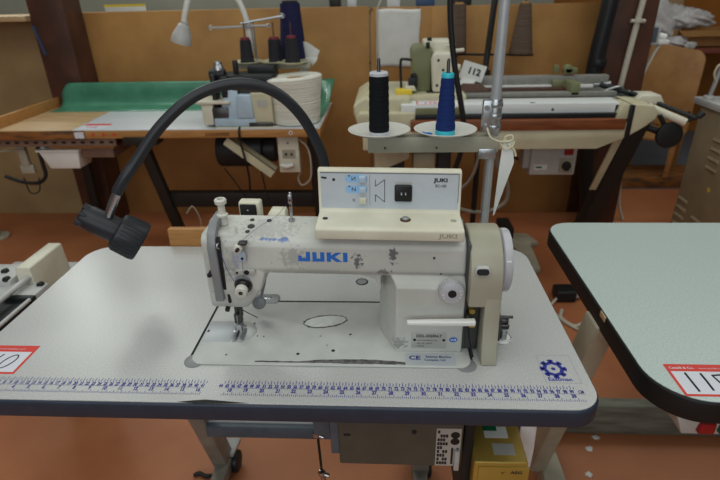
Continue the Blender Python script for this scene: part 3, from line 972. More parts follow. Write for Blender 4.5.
# ================================================================== BOBBIN WINDER
BW = thing('bobbin_winder', 'small metal bobbin winder standing beside the hand wheel', 'bobbin winder', (91.4, 17, 0))
bwm = lambda c: Vector((89.5 + (c.x - 91) * .78, 15.6 + (c.y - 13.6) * .8, c.z * .9))
b = MB(); b.prism(rrect(91.0, 94.6, 13.6, 21.6, (1.6, 1.6, .5, .5)), 'z', 0, .5, .15); b.map(bwm).build('base_plate', 'white', BW)
b = MB(); b.box(91.3, 92.0, 14.2, 19.4, .4, 5.6, .1); b.prism(rrect(14.0, 17.0, 4.2, 6.2, .6), 'x', 90.6, 91.6, .15); b.map(bwm).build('bracket', 'darksteel', BW)
b = MB(); b.cyl((91.4, 15.4, 5.2), (94.6, 15.4, 5.4), .3, n=14, b=.06); b.cyl((91.6, 15.4, 3.4), (94.0, 15.2, 3.4), .34, n=14, b=.06); b.cyl((92.2, 16.2, 4.2), (93.8, 16.2, 4.2), .9, n=20, b=.1); b.map(bwm).builds('winder_spindle', 'darksteel', BW)
b = MB(); b.cyl((92.9, 15.2, .5), (92.9, 15.2, 2.6), .85, n=20, b=.12); b.cyl((92.9, 15.2, 2.6), (92.9, 15.2, 3.0), 1.1, n=20, b=.1); b.tube([(93.6, 14.6, 2.2), (94.4, 14.0, 1.4), (93.6, 13.8, .8)], .12, 6, 4); b.map(bwm).build('tension_post', 'steel', BW)
b = MB(); b.prism([(17, .5), (20.6, .5), (19.6, 5.0), (18.0, 7.6), (17.4, 7.6)], 'x', 92.0, 92.5, .1); b.map(bwm).build('trip_lever', 'white', BW)

# ================================================================== GOOSENECK LAMP (front)
GL = thing('gooseneck_lamp', 'black gooseneck task lamp arching over the white machine', 'lamp', (58.2, 47.5, 0))
pts = [(19.2, 31.0, 22.7), (21.2, 31.6, 25.6), (23.4, 33, 28.4), (28.4, 35, 34.4), (35.0, 37, 39.4), (42.2, 39, 41.2), (48.4, 41, 39.6), (53.0, 43, 34.9), (56.1, 45, 28.0), (57.3, 46, 22.5), (58.2, 47.3, 12), (58.2, 47.5, 3.5)]
b = MB(); b.tube(pts, 1.06, 16, 8)
b.build('gooseneck', 'rubber', GL)
b = MB(); b.tube([(16.6, 30.9, 18.0), (17.4, 30.8, 19.6), (19.4, 31.05, 23.0)], .86, 16, 4); b.build('neck_ferrule', 'chrome', GL)
b = MB(); b.cyl((58.2, 47.5, 0), (58.2, 47.5, 1.4), 4.2, n=36, b=.4); b.cyl((58.2, 47.5, 1.2), (58.2, 47.5, 5), 1.6, 1.3, n=24, b=.2); b.build('lamp_base', 'black', GL)
a0 = Vector((11.4, 30.0, 18.9)); a1 = Vector((20.9, 32.6, 11.4)); ax = (a1 - a0).normalized(); LN = (a1 - a0).length
b = MB()
b.lathe([(0, 0), (1.5, 0), (2.0, .3), (2.25, .9), (2.3, 1.4), (2.42, 1.6), (2.6, 7.6), (2.9, 8.0)], a0, ax, n=40)
for k in range(7):
    q = Vector((0, 0, 1)).rotation_difference(ax).to_matrix()
    a = 2 * PI * k / 7
    c = a0 + q @ Vector((1.9 * math.cos(a), 1.9 * math.sin(a), .7))
    b.cyl(c - ax * .75, c + ax * .5, .5, n=10)
ls = b.build('lamp_shade', 'lampblack', GL)
b = MB()
b.lathe([(2.6, 7.0), (3.6, 7.3), (3.75, 7.7), (4.05, LN - .3), (3.9, LN), (3.5, LN), (3.4, LN - 1.0), (0, LN - 1.2)], a0, ax, n=48)
q = Vector((0, 0, 1)).rotation_difference(ax).to_matrix()
for k in range(30):
    a = 2 * PI * k / 30
    d = q @ Vector((math.cos(a), math.sin(a), 0))
    b.cyl(a0 + d * 3.76 + ax * 7.8, a0 + d * 4.0 + ax * (LN - .7), .13, n=6)
b.build('lamp_ring', 'lampblack', ls, 'ribbed front ring of the lamp')

# ================================================================== THREAD STAND
TS = thing('thread_stand', 'zinc thread stand pole with two white spool dishes', 'thread stand', (91.8, 46, 0))
b = MB(); b.cyl((91.8, 46, 0), (91.8, 46, 27.5), .8, n=20); b.cyl((91.8, 46, 26), (91.8, 46, 80), 1.0, n=20); b.build('pole', 'zinc', TS)
b = MB(); b.cyl((91.8, 46, 0), (91.8, 46, 1.0), 2.4, n=24, b=.2); b.build('pole_base', 'steel', TS)
b = MB()
b.box(66.5, 93.0, 44.9, 45.1, 26.0, 29.2, .05); b.box(66.5, 93.0, 45.0, 47.4, 28.9, 29.2, .05)
am = b.build('spool_arm', 'putty', TS)
b = MB()
for x in (70.0, 80.5):
    b.cyl((x, 44.95, 27.0), (x, 44.8, 27.0), .22, n=10)
b.builds('arm_rivet', 'blackink', am)
b = MB()
b.cyl((91.8, 46, 29.6), (91.8, 46, 36.6), 1.35, n=24, b=.15)
for z in (31.0, 33.2, 35.4):
    b.cyl((91.8, 46, z - .5), (91.8, 46, z + .5), 1.5, n=24, b=.15)
b.box(89.3, 91.6, 44.9, 46.4, 30.0, 36.4, .25)
b.cyl((90.0, 45.4, 31.2), (90.0, 44.2, 31.2), .55, n=6); b.cyl((90.0, 45.4, 35.0), (90.0, 44.2, 35.0), .55, n=6)
b.build('pole_clamp', 'steel', TS)
b = MB(); b.box(89.0, 92.6, 44.6, 47, 24.6, 26.8, .2); b.cyl((90.0, 44.8, 25.6), (90.0, 43.9, 25.6), .6, n=6); b.build('arm_clamp', 'steel', TS)
for i, x in enumerate((68.8, 82.2)):
    b = MB(); b.lathe([(0, 29.3), (2.2, 29.3), (4.2, 29.7), (6.3, 30.6), (6.35, 30.75), (6.2, 30.8), (4.1, 29.95), (2.2, 29.55), (0, 29.55)], (x, 46, 0), n=48)
    d = b.build('spool_dish', 'whitedirty', TS)
    b = MB(); b.cyl((x, 46, 29.5), (x, 46, 44.4 - i * .6), .32, n=12, b=.08); b.build('spool_pin', 'darksteel', TS)
    if i == 1:
        b = MB(); b.tube([(77.6, 44.6, 30.35), (78.6, 43.8, 30.1), (79.4, 44.4, 30.0), (79.0, 45.2, 29.95), (78.2, 44.8, 30.1)], .14, 6, 4)
        b.build('blue_squiggle', 'logoblue', d)

def cone(name, label, cat, loc, r0, r1, h, mthread, mcore, lip=.6, group=None, hole=True):
    t = thing(name, label, cat, loc, group)
    x, y, z = loc
    b = MB()
    prof = [(r0 - .12, lip)]
    n = 14
    for i in range(n + 1):
        k = i / n
        prof.append((r0 + (r1 - r0) * k + (.05 if i % 2 else -.03), lip + .08 + (h - 2 * lip - .16) * k))
    prof.append((r1 - .2, h - lip))
    b.lathe(prof, (x, y, z), n=36); b.build('thread_winding', mthread, t)
    b = MB(); b.lathe([(.5, 0), (r0 * .98, 0), (r0 * 1.0, .2), (r0 * .98, lip + .02), (.5, lip + .02)], (x, y, z), n=32)
    b.lathe([(.5, h - lip - .02), (r1 * .98, h - lip - .02), (r1 * .98, h - .25), (r1 * .85, h), (.5, h), (.45, h - .6)], (x, y, z), n=32)
    b.builds('spool_core', mcore, t)
    return t
cone('thread_cone', 'black thread cone with pale grey ends on a white dish', 'thread cone', (68.8, 46, 29.56), 2.05, 1.9, 12.4, 'threadblack', 'spoolgrey', .75)
cone('thread_cone', 'blue thread cone with turquoise ends on a white dish', 'thread cone', (82.2, 46, 29.56), 2.0, 1.25, 12.0, 'threadblue', 'cyan', .9)
# folded paper tag tied on the pole
PT = thing('paper_tag', 'white paper tag tied with string to the thread stand pole', 'tag', (94.2, 45, 27))
b = MB()
b.loft([[(93.6, 44.0, 28.8), (95.6, 44.2, 28.4), (95.6, 44.28, 28.4), (93.6, 44.08, 28.8)], [(93.2, 43.4, 23), (96.2, 44.0, 24), (96.2, 44.08, 24), (93.2, 43.48, 23)], [(93.0, 43.2, 18.6), (94.8, 43.8, 18.8), (94.8, 43.88, 18.8), (93.0, 43.28, 18.6)], [(92.9, 43.4, 12.6), (93.2, 43.5, 12.7), (93.2, 43.58, 12.7), (92.9, 43.48, 12.6)]])
b.build('tag_sheet', 'paper', PT)
b = MB(); b.tube([(90.2, 44.4, 31.2), (91.0, 43.6, 29.4), (92.6, 43.6, 28.6), (94.2, 43.9, 28.4), (95.4, 44.0, 28.8), (95.2, 44.2, 29.6), (94.0, 44.2, 29.2), (94.6, 44.0, 27.8), (96.0, 44.0, 26.6), (96.4, 43.9, 25.4)], .22, 8, 5)
b.tube([(93.0, 43.8, 28.2), (94.0, 43.6, 27.0), (95.4, 43.6, 27.6), (95.8, 43.9, 28.6)], .2, 8, 5)
b.build('tag_string', 'string', PT)

# ================================================================== UNDER THE FRONT TABLE
MC = thing('motor_control_box', 'olive brown control box hanging under the white table', 'control box', (73, 22, -26.4))
b = MB(); b.box(61.4, 84.7, 12, 34, -26.4, -3.7, .4, 3); bx = b.build('housing', 'olive', MC)
b = MB(); b.box(59.8, 61.5, 12.5, 32, -24.2, -3.7, .2); b.build('bracket', 'beam', MC)
b = MB(); b.box(79.7, 84.3, 11.9, 12.05, -26.0, -16.4); lb = b.build('rating_label', 'plategrey', MC)
b = MB()
random.seed(3)
for i in range(4):
    for j in range(9):
        if random.random() < .75:
            quadx = (79.95 + i * .5, -25.6 + j * 1.0)
            b.face([(quadx[0], 11.88, quadx[1]), (quadx[0] + .42, 11.88, quadx[1]), (quadx[0] + .42, 11.88, quadx[1] + .75), (quadx[0], 11.88, quadx[1] + .75)])
for k, (x, z) in enumerate(((83.2, -18.0), (83.2, -19.6))):
    b.face([(p[0], 11.88, p[1]) for p in circ(x, z, .85, 20)])
b.face([(82.6, 11.88, -25.5), (83.0, 11.88, -25.5), (83.0, 11.88, -21.2), (82.6, 11.88, -21.2)])
b.face([(83.6, 11.88, -25.5), (84.0, 11.88, -25.5), (84.0, 11.88, -21.2), (83.6, 11.88, -21.2)])
b.build('label_print', 'black', lb)
b = MB(); b.cyl((75.6, 12.0, -17.5), (75.6, 11.8, -17.5), .45, n=14); b.prism(rrect(62.4, 63.7, -18.8, -18.3, .22), 'y', 11.9, 12.0); b.builds('housing_screw', 'blackink', MC)
b = MB(); b.box(83.2, 84.2, 11.2, 12.0, -26.6, -21.5, .2); b.build('cable_clip', 'palegrey', MC)

GB = thing('gold_motor', 'gold painted motor box under the white table beside the control box', 'motor', (93, 18, -42))
b = MB(); b.box(87.3, 97.6, 12.6, 23.5, -45, -25.6, .35, 3); b.build('motor_housing', 'gold', GB)
b = MB(); b.box(86.6, 97.0, 22.5, 34, -40, -3.7, .5); b.box(85.4, 87.4, 15, 30, -44, -14, .4); b.builds('motor_bracket', 'motordark', GB)
b = MB(); b.box(88.2, 97.9, 12.3, 12.7, -45, -26.6, .15); fr = b.build('motor_cover', 'gold', GB)
b = MB(); b.text('AEG', 1.0, (95.4, 12.26, -27.9), (1, 0, 0), (0, 0, 1), bold=.03, wide=1.2)
b.face([(92.4, 12.26, -27.7), (92.8, 12.26, -28.3), (93.4, 12.26, -27.6), (92.8, 12.26, -28.0)])
b.build('cover_print', 'blackink', fr)
b = MB(); b.box(90.3, 95.0, 18.6, 21.6, -25.65, -25.55); pb_ = b.build('paper_label', 'paper', GB, 'white and green label on the gold motor')
b = MB(); b.box(90.2, 93.0, 20.4, 22.0, -25.57, -25.5); b.build('green_label', 'green', pb_)
b = MB(); b.box(91.4, 95.6, 14.4, 17.2, -25.62, -25.56); b.build('worn_label', 'plategrey', GB)
b = MB(); b.box(91.5, 94.0, 12.15, 12.35, -32, -31, .05); b.build('cover_latch', 'gold', GB)
b = MB()
b.cyl((88.5, 21.6, -15.5), (91.5, 21.6, -15.5), 1.1, n=18, b=.2); b.cyl((92.6, 21.6, -15.5), (95.6, 21.6, -15.5), 1.1, n=18, b=.2)
b.builds('cable_gland', 'palegrey', GB)
# linkage rod
KR = thing('linkage_rod', 'thin black linkage rod with chrome joints hanging under the table', 'rod', (56.2, 20, -44))
b = MB(); b.cyl((56.0, 20, -27.6), (56.3, 20, -38.5), .28, n=12); b.build('rod', 'cableblack', KR)
b = MB()
for (x, z) in ((55.8, -27.2), (56.3, -38.8)):
    b.lathe([(0, -.9), (.7, -.6), (.9, 0), (.7, .6), (0, .9)], (x, 20, z), n=18)
    b.cyl((x - .2, 20, z), (x + 1.6, 19.6, z - .4), .5, n=14, b=.1)
b.cyl((56.3, 20, -38.8), (57.2, 20, -46), .55, n=14, b=.1)
b.builds('rod_joint', 'chrome', KR)
b = MB(); b.box(55.4, 58.8, 19, 24, -26.5, -3.7, .2); b.build('rod_bracket', 'beam', KR)
# pale wrapped bundle beside the gold motor
b = MB(); b.loft([rs(98.4, 101.0, 22, 30, -58), rs(98.2, 101.4, 21, 30, -45), rs(98.0, 101.6, 22, 29, -32), rs(98.6, 101.2, 23, 28, -3.7)], .6, 3)
b.map(lambda c: c + Vector((.35 * math.sin(c.z * 1.3), .4 * math.sin(c.z * .9 + c.x), 0)))
tag(b.build('cable_bundle', 'bag', None, None, 35, (99.8, 26, -58)), 'pale plastic wrapped bundle hanging behind the gold motor', 'bundle')
b = MB(); b.tube([(12.2, 47.2, -74.4), (14, 47.8, -74.2), (16, 47.0, -74.4), (18.6, 47.4, -74.3)], [.5, .7, .6, .7, .4], 8, 4)
tag(b.build('fabric_scrap', 'black', None, None, 35, (14, 49, -75)), 'black twisted scrap on the floor beside the table caster', 'scrap')

# ================================================================== MINT TABLE (front right)
G = thing('cutting_table', 'mint speckled table with thick black edge and red buttons below', 'table', (160, 34, -H))
b = MB(); b.prism(rrect(111.7, 238, 2.2, 68.0, (8.5, 5, 4, 6), 10), 'z', -4.4, -.1, .5, 3); b.build('edge_band', 'black_edge', G)
b = MB(); b.prism(rrect(112.0, 237.7, 2.5, 67.7, (8.3, 5, 4, 5.8), 10), 'z', -.3, 0, .05, 1); b.build('table_top', 'mint', G)
st, xl = sticker(G, 0, 3.6, 11.0, 11.0, '115', xl=115.8)
b = MB()
b.tube([(118.25, 8.8, .05), (118.35, 4.6, .05)], .17, 6); b.tube([(120.6, 8.7, .05), (120.65, 7, .05), (120.6, 4.9, .05)], .17, 6)
b.tube([(124.0, 8.5, .05), (122.2, 8.3, .05), (122.5, 6.7, .05), (123.8, 6.9, .05), (124.3, 6.0, .05), (123.8, 5.0, .05), (122.6, 4.8, .05)], .17, 6)
b.build('handwriting', 'blackink', st)
b = MB(); b.text('Cataldi & Co.', .75, (118.3, 10.1, .05), bold=.02, wide=.95); b.text('www.cataldico.com', .55, (123.2, 10.05, .05), wide=1.0); b.build('header_print', 'stickerwhite', st)
b = MB(); b.box(111.6, 111.9, 24.5, 27.0, -1.4, -.25, .1); b.build('edge_chip', 'ply', G, 'pale chip in the black edge')
b = MB(); b.loft([rs(115.6, 136, 3.6, 14, -4.3), rs(117.6, 136, 4.4, 14, -8.6)], .25); sw = b.build('switch_housing', 'palegrey', G)
for x, m, n in ((119.4, 'red', 'stop_button'), (122.6, 'green', 'start_button')):
    b = MB(); b.box(x, x + 2.5, 3.3, 5, -7.6, -5.4, .3); b.build(n, m, sw)
lean_leg(113.2, 4.2, G, 29, 49.5, 6.5, -68)
lean_leg(222, 6.0, G, 29, 49.5, 6.5, -68)
for x in (117.0, 222):
    b = MB(); b.box(x - 3, x + 3, 8, 67, -72.5, -66.5, .5); f = b.build('foot', 'legmetal', G)
    b = MB(); b.cyl((x, 12, -75), (x, 12, -72.3), 2.2, n=18, b=.3); b.cyl((x, 62, -75), (x, 62, -72.3), 2.2, n=18, b=.3); b.build('rubber_pad', 'black', f)
b = MB(); b.box(112, 238, 26, 32, -6.5, -4.3, .3); b.builds('mounting_rail', 'legmetal', G)
b = MB(); b.box(113, 226, 67.5, 71.5, -75, -63.2, .4)
tag(b.build('floor_plank', 'plank', None, None, 35, (170, 75, -75)), 'weathered grey plank on the floor under the mint table', 'plank')
# paper scraps
S0, S1, S2 = (137.6, 66.0, -75), (134.0, 61.4, -75), (130.6, 51.6, -75)
for i, (px_, lb) in enumerate(((S0, 'white paper scrap lying right against the weathered grey plank'), (S1, 'white paper scrap just in front of the grey plank, between two others'), (S2, 'white paper scrap alone on the floor well away from the grey plank'))):
    b = MB(); x, y, z = px_
    b.loft([wob(x, y, 1.1, 1.0, i, 9, .3, z + .02), wob(x + .1, y, .8, .8, i, 9, .3, z + .35)], .05)
    tag(b.build('paper_scrap', 'paper', None, None, 35, px_), lb, 'paper scrap', 'paper scraps beside the white table')
# black plug and cable in the gap
AD = thing('power_adapter', 'black power adapter lying with its pale cable between the two front tables', 'adapter', (151, 148, -75))
b = MB(); b.box(147.5, 156.5, 145, 153, -75, -69.5, .8, 3); b.build('adapter_body', 'black', AD)
b = MB(); b.box(156.4, 159.5, 147, 151, -74, -70.5, .5); b.build('adapter_plug', 'cablewhite', AD)
b = MB()
b.tube([(159, 149, -72.5), (162, 149, -73), (165, 147, -74.2), (164, 140, -74.2), (158, 132, -74.3), (150, 126, -74.3), (146, 132, -74.3), (148, 138, -74.3)], .8, 8, 6)
b.tube([(148, 146, -73), (144, 140, -74.3), (147, 128, -74.3), (156, 120, -74.3), (162, 126, -74.3), (160, 134, -73.6)], .6, 8, 6)
b.build('adapter_cable', 'cablewhite', AD)
# metal pedal on the floor behind the machine
FP = thing('foot_pedal', 'putty coloured metal pedal plate on the floor behind the hand wheel', 'pedal', (144, 194, -75))
b = MB()
b.prism([(136, 214), (150, 213), (154, 202), (149, 201), (147.5, 172), (140, 168), (141, 190), (137, 204)], 'z', -74.9, -72, .4)
b.build('pedal_plate', 'legmetal', FP)
b = MB(); b.box(134, 141, 206, 222, -75, -66, .6); b.build('pedal_bracket', 'black', FP)

# ================================================================== SMALL MACHINE AT THE LEFT EDGE
LM = thing('winding_machine', 'pale winding machine with steel rods beside the white table', 'winding machine', (-36, 66, -H))
b = MB(); b.prism([(-34.8, -26), (-34.4, -12.4), (-34.0, -12), (-30.4, -12), (-30.0, -12.4), (-29.2, -26)], 'y', 63.3, 79.2, .35, 2); b.build('gear_cover', 'cream', LM)
b = MB(); b.box(-58, -24, 52, 92, -30, -25.5, .6); b.box(-44, -26, 56.5, 64, -26, -17.0, .6); b.box(-52, -36, 62, 72, -26, -15.4, .6); b.builds('frame_plate', 'palegrey', LM)
b = MB()
for (x, y, z) in ((-37.4, 63.5, -15.6), (-40.5, 67.5, -15.3), (-27.5, 63.0, -17)):
    b.cyl((x, y, z), (x, y - 1.4, z + .2), .9, n=16, b=.15)
b.box(-34, -25.5, 55.2, 57, -18.8, -16.8, .4); b.box(-38, -26, 46, 56, -25, -18, .6); b.builds('frame_bolt', 'motordark', LM)
b = MB()
b.cyl((-31.2, 63.4, -15.2), (-32.4, 36, -15.8), .85, n=18)
b.cyl((-26.4, 55.4, -17.4), (-27.2, 30, -17.8), .55, n=16)
b.builds('steel_rod', 'palegrey', LM)
b = MB(); b.box(-40, -24.5, 34, 36.6, -30, -14, .4); b.build('rod_support', 'palegrey', LM)
b = MB()
b.box(-48, -36, 84, 92, -H, -29.8, .5); b.box(-60, -24, 84, 98, -H, -72, .5)
b.box(-42, -39, 34, 56, -33, -29.9); b.box(-27.5, -24.5, 34, 56, -33, -29.9); b.build('machine_stand', 'legmetal', LM)
b = MB(); b.prism(circ(-166, 212, 7, 20), 'z', -75, -73.5, .4); b.cyl((-166, 212, -73.6), (-166, 212, -30), 1.6)
tag(b.build('stand_base', 'legmetal', None, None, 35, (-166, 212, -75)), 'putty coloured round stand base on the floor beyond the winding machine', 'stand')

# ================================================================== REAR BENCH (left) with serger
RB = thing('work_bench', 'long rear bench with worn orange wooden edge and pale top', 'bench', (-40, 190, -H))
b = MB(); b.box(-114, 40, 171.4, 230, -4.0, -.3, .25)
b.build('bench_edge', 'board', RB)
b = MB(); b.box(-114, -70, 171.0, 172, -4.1, -.1, .15); b.box(-13, -2, 171.1, 172, -3.0, -1.6); b.builds('worn_edge', 'boarddark', RB, 'dark weathered stretch of the front edge')
b = MB(); b.prism([(-113.8, 171.6), (-76.2, 171.6), (-79, 229), (-113.8, 229)], 'z', -.4, 0, .05); b.build('plywood_top', 'ply', RB)
b = MB(); b.prism([(-75.9, 171.6), (39.8, 171.6), (39.8, 229), (-78.7, 229)], 'z', -.4, 0, .05); b.build('pale_top', 'paleblue', RB)
b = MB(); b.loft([rs(-115.6, -113.9, 171, 228, -4.0), rs(-115.6, -113.9, 171, 228, 5.0)], .25); b.build('end_board', 'board', RB)
b = MB(); b.prism(rrect(-74.6, -70.2, -3.6, -.7, .3), 'y', 170.7, 171.1); b.build('paper_patch', 'stickerwhite', RB)
b = MB()
for x in (-66, -61, -56):
    b.face([(p[0], 171.2, p[1]) for p in circ(x, -2.0, .7, 12)])
b.build('edge_mark', 'labelred', RB)
b = MB(); b.face([(p[0], 171.2, p[1]) for p in circ(26.5, -2.0, .95, 16)]); rr_ = b.build('round_sticker', 'paper', RB)
b = MB(); b.face([(p[0], 171.1, p[1]) for p in circ(26.5, -2.0, .5, 12)]); b.build('sticker_mark', 'redtop', rr_)
b = MB(); b.box(-75, -62, 174, 184, 0, .08); ls2 = b.build('lot_sticker', 'stickerwhite', RB, 'white sticker with red header on the rear bench')
b = MB(); b.box(-74.8, -62.2, 180.6, 183.8, .05, .1); b.text('114', 3.4, (-69, 177.2, .1), bold=.03); b.build('sticker_header', 'labelred', ls2)
# slotted angle rail below the front edge
b = MB(); b.box(-122, -57, 173, 173.6, -8.0, -4.0, .1); b.box(-122, -57, 173, 177, -4.3, -3.9, .1); sr = b.build('slotted_rail', 'pinkish', RB)
b = MB()
for i in range(14):
    x = -120 + i * 4.6
    b.prism(rrect(x, x + 2.2, -6.6, -5.5, .5), 'y', 172.9, 173.1)
b.build('rail_slot', 'black', sr)
b = MB(); b.box(-92, -60, 176, 180, -10.0, -3.9, .3); b.build('wood_cleat', 'board', RB)
# black trestle legs
def bleg(x0, y0, x1, y1, w=5.5):
    b = MB()
    b.loft([rs(x0 - w / 2, x0 + w / 2, y0 - 2, y0 + 2, -3.3), rs(x1 - w / 2, x1 + w / 2, y1 - 2, y1 + 2, -H)], .4)
    return b.build('leg', 'blackframe', RB)
bleg(-49, 180, -44, 200); bleg(35, 180, 35, 200); bleg(-104, 222, -107, 224, 5)
b = MB(); b.box(-46, 38, 191, 196, -46.5, -38.5, .4); b.build('cross_bar', 'blackframe', RB)
b = MB(); b.box(-52, -36, 170, 178, -7, -3.3, .3); b.build('leg_plate', 'blackframe', RB)
# clutch motor, trough, switch box
b = MB(); b.cyl((-13, 188, -14), (10, 188, -14), 8.6, n=28, b=1.2); b.cyl((8, 188, -14), (16, 188, -14), 6.4, n=24, b=.8); b.box(-10, 4, 184, 194, -8, -3.3, .4)
b.builds('clutch_motor', 'motordark', RB)
b = MB()
p0, p1 = Vector((-5.0, 174, -6.0)), Vector((15.8, 174, -22.6))
d = (p1 - p0).normalized(); n = Vector((-d.z, 0, d.x))
b.loft([[p0 + n * 2.2, p0 - n * 2.2, p0 - n * 2.2 + Vector((0, .8, 0)), p0 + n * 2.2 + Vector((0, .8, 0))], [p1 + n * 2.2, p1 - n * 2.2, p1 - n * 2.2 + Vector((0, .8, 0)), p1 + n * 2.2 + Vector((0, .8, 0))]])
b.loft([[p0 + n * 2.2, p0 + n * 1.8, p0 + n * 1.8 + Vector((0, 6, 0)), p0 + n * 2.2 + Vector((0, 6, 0))], [p1 + n * 2.2, p1 + n * 1.8, p1 + n * 1.8 + Vector((0, 6, 0)), p1 + n * 2.2 + Vector((0, 6, 0))]])
b.build('chute', 'beige', RB, 'diagonal beige metal chute')
b = MB(); b.box(18.8, 28.8, 176, 182, -22.4, -3.9, .4); sx_ = b.build('motor_switch', 'cream', RB)
b = MB(); b.prism(rrect(20.8, 27.0, -15.4, -11.2, .3), 'y', 175.8, 176.05); b.build('switch_plate', 'putty', sx_)
b = MB(); b.cyl((22.6, 175.9, -13.3), (22.6, 175.4, -13.3), .6, n=14); b.cyl((25.2, 175.9, -13.3), (25.2, 175.4, -13.3), .6, n=14); b.cyl((23.8, 176.2, -8), (23.8, 175.8, -8), .4, n=12); b.builds('switch_button', 'blackink', sx_)
b = MB(); b.tube([(19.8, 175.2, -18.5), (22.4, 174.8, -18.9), (25.8, 175, -18.2)], [.9, 1.2, .9], 10, 4); b.build('cable_wrap', 'white', sx_)
b = MB()
b.tube([(3, 172.6, .5), (3, 170.6, -1), (3, 170.8, -6), (3.6, 174, -18), (3.0, 178, -26), (2, 180, -33)], .5, 8, 6)
b.tube([(11.5, 170, -20), (11.8, 172, -28), (13, 172, -36)], .35, 8, 5)
b.tube([(-8, 176, -20), (-3, 178, -30), (2, 182, -44), (3, 188, -58)], .3, 8, 5)
b.builds('bench_cable', 'cableblack', RB)
b = MB(); b.tube([(28, 178, -6), (33, 178, -12), (33, 180, -26), (28, 182, -31), (26, 184, -28), (28, 184, -24)], .45, 8, 6); b.tube([(-35, 186, -48), (-31, 186, -44), (-29, 188, -52), (-30, 190, -60)], .35, 8, 5); b.builds('pale_cable', 'cablewhite', RB)
# drawer bin
DB = thing('plastic_bin', 'pale grey plastic bin hanging under the plywood end of the bench', 'bin', (-88, 182, -20))
b = MB(); b.loft([rs(-95, -80, 177, 188, -20.2), rs(-98.5, -78.5, 176.2, 189, -11.4)], .4); b.build('bin_body', 'white', DB)
b = MB(); b.box(-99.5, -77.8, 175.6, 189.5, -11.6, -10.4, .2); b.box(-98, -96, 178, 188, -10.5, -3.9, .2); b.box(-81, -79, 178, 188, -10.5, -3.9, .2); b.build('bin_rim', 'white', DB)
b = MB(); b.box(-78.4, -62, 178, 196, -15, -10.2, .3); b.build('tray', 'pinkish', DB)
b = MB(); b.box(-110, -106, 177.6, 180, -19, -4.0, .4); b.box(-111.5, -104.5, 178, 180, -23, -18.5, .4); b.tube([(-122, 178, -12), (-112, 177.6, -11), (-106, 177.6, -10.6)], .5, 8, 4)
tag(b.build('lever_bracket', 'putty', None, None, 35, (-108, 179, -23)), 'putty coloured lever bracket below the slotted rail', 'bracket')
b = MB(); b.tube([(-122, 180, -25), (-114, 180, -28), (-106, 180, -28.6), (-101, 180, -25), (-100.6, 180, -18), (-100.6, 180, -3.9)], .9, 8, 8); b.tube([(-113, 180.4, -26), (-112, 180.4, -34), (-107, 180.4, -33), (-105, 180.4, -26)], .3, 8, 6)
tag(b.build('hanging_cable', 'cableblack', None, None, 35, (-108, 180, -28)), 'black cable looping under the rear bench beside the pale bin', 'cable')
# green vinyl along the back
def gv(u, v):
    x = -111.0 + u * 149.0
    prof = [(212, .25), (219, .3), (223.2, .9), (225.4, 2.6), (226.2, 5.0), (226.6, 8.0), (227.4, 10.6), (228.6, 12.6)]
    t = v * (len(prof) - 1); i = min(int(t), len(prof) - 2); f = t - i
    y = prof[i][0] + (prof[i + 1][0] - prof[i][0]) * f; z = prof[i][1] + (prof[i + 1][1] - prof[i][1]) * f
    if u < .035 and v > .6:
        k = (.035 - u) / .035
        z -= (v - .6) / .4 * 4.0 * k * k
    # loose end curls forward
    if u > .93:
        k = (u - .93) / .07
        y -= 30 * k * (1 - v) * k
        z += .2 * k
        x += 4.0 * k * v
    return (x, y, z)
b = sheet_grid(gv, 70, 14)
g = b.build('vinyl_sheet', 'greenvinyl', None, None, 60, (-30, 220, 0))
tag(g, 'glossy green vinyl sheet curving up along the back of the rear bench', 'sheet')
sd_ = g.modifiers.new('solid', 'SOLIDIFY'); sd_.thickness = .0025

# serger
sgm = lambda c: Vector((c.x - .8, c.y + 6.6, c.z))
SG = thing('overlock_machine', 'small overlock machine with pale blue body on the rear bench', 'overlock machine', (2, 183, 0))
b = MB(); b.box(-13.5, -8.0, 168, 180, 1.0, 10.8, .6); b.box(-15.5, 0, 167.0, 181, 10.6, 12.0, .4); b.map(sgm).build('work_plate', 'cream', SG)
b = MB(); b.box(-8, 11.5, 167, 184, 0.6, 4.2, .5); b.loft([rs(-6, 4.0, 168, 182, 4), rs(-3.2, 3.6, 169, 181, 12.5), rs(-1.6, 3.6, 170, 180, 16.5)], .5); b.map(sgm).build('machine_base', 'bluewhite', SG)
b = MB(); b.prism([(3.0, 4.2), (10.8, 4.2), (10.2, 14.6), (3.8, 14.8)], 'y', 166.5, 178, .6, 3); b.map(sgm).build('looper_cover', 'bluewhite', SG, 'pale blue rounded looper cover')
b = MB(); b.prism([(10.2, .8), (19.2, .8), (19.2, 15.2), (9.4, 15.2)], 'y', 167.5, 184, .5, 3); bv = b.map(sgm).build('body_cover', 'beige', SG)
b = MB(); b.box(12.6, 17.2, 167.3, 167.6, 9.4, 12.2); b.map(sgm).build('cover_plate', 'plategrey', bv)
b = MB(); b.box(-9, -1, 168, 176, 0.1, 9.0, .5); b.box(8, 19, 166.8, 172, .2, 2.4, .3); b.map(sgm).builds('edge_guide', 'darksteel', SG)
b = MB()
b.box(-5, 20, 172, 186, 18.5, 22.4, .8); b.cyl((-9.6, 175, 22.6), (-2.4, 175, 22.6), 2.3, n=22, b=.4); b.box(-8.4, -6.2, 170, 176, 8.5, 23, .5); b.box(-3.6, -.8, 169, 174, 13, 22, .5); b.cyl((2.4, 176, 21.5), (2.4, 176, 28.4), 1.2, n=16, b=.2); b.box(7, 19.5, 178, 187, 22, 25.5, .7)
b.map(sgm).builds('head_cover', 'motordark', SG, 'dark thread guide head')
b = MB()
b.lathe([(0, 0), (2.6, 0), (2.4, 1.2), (1.7, 2.4), (2.0, 2.6), (1.7, 3.6), (0, 3.8)], (-5.6, 176, 24.4), n=20)
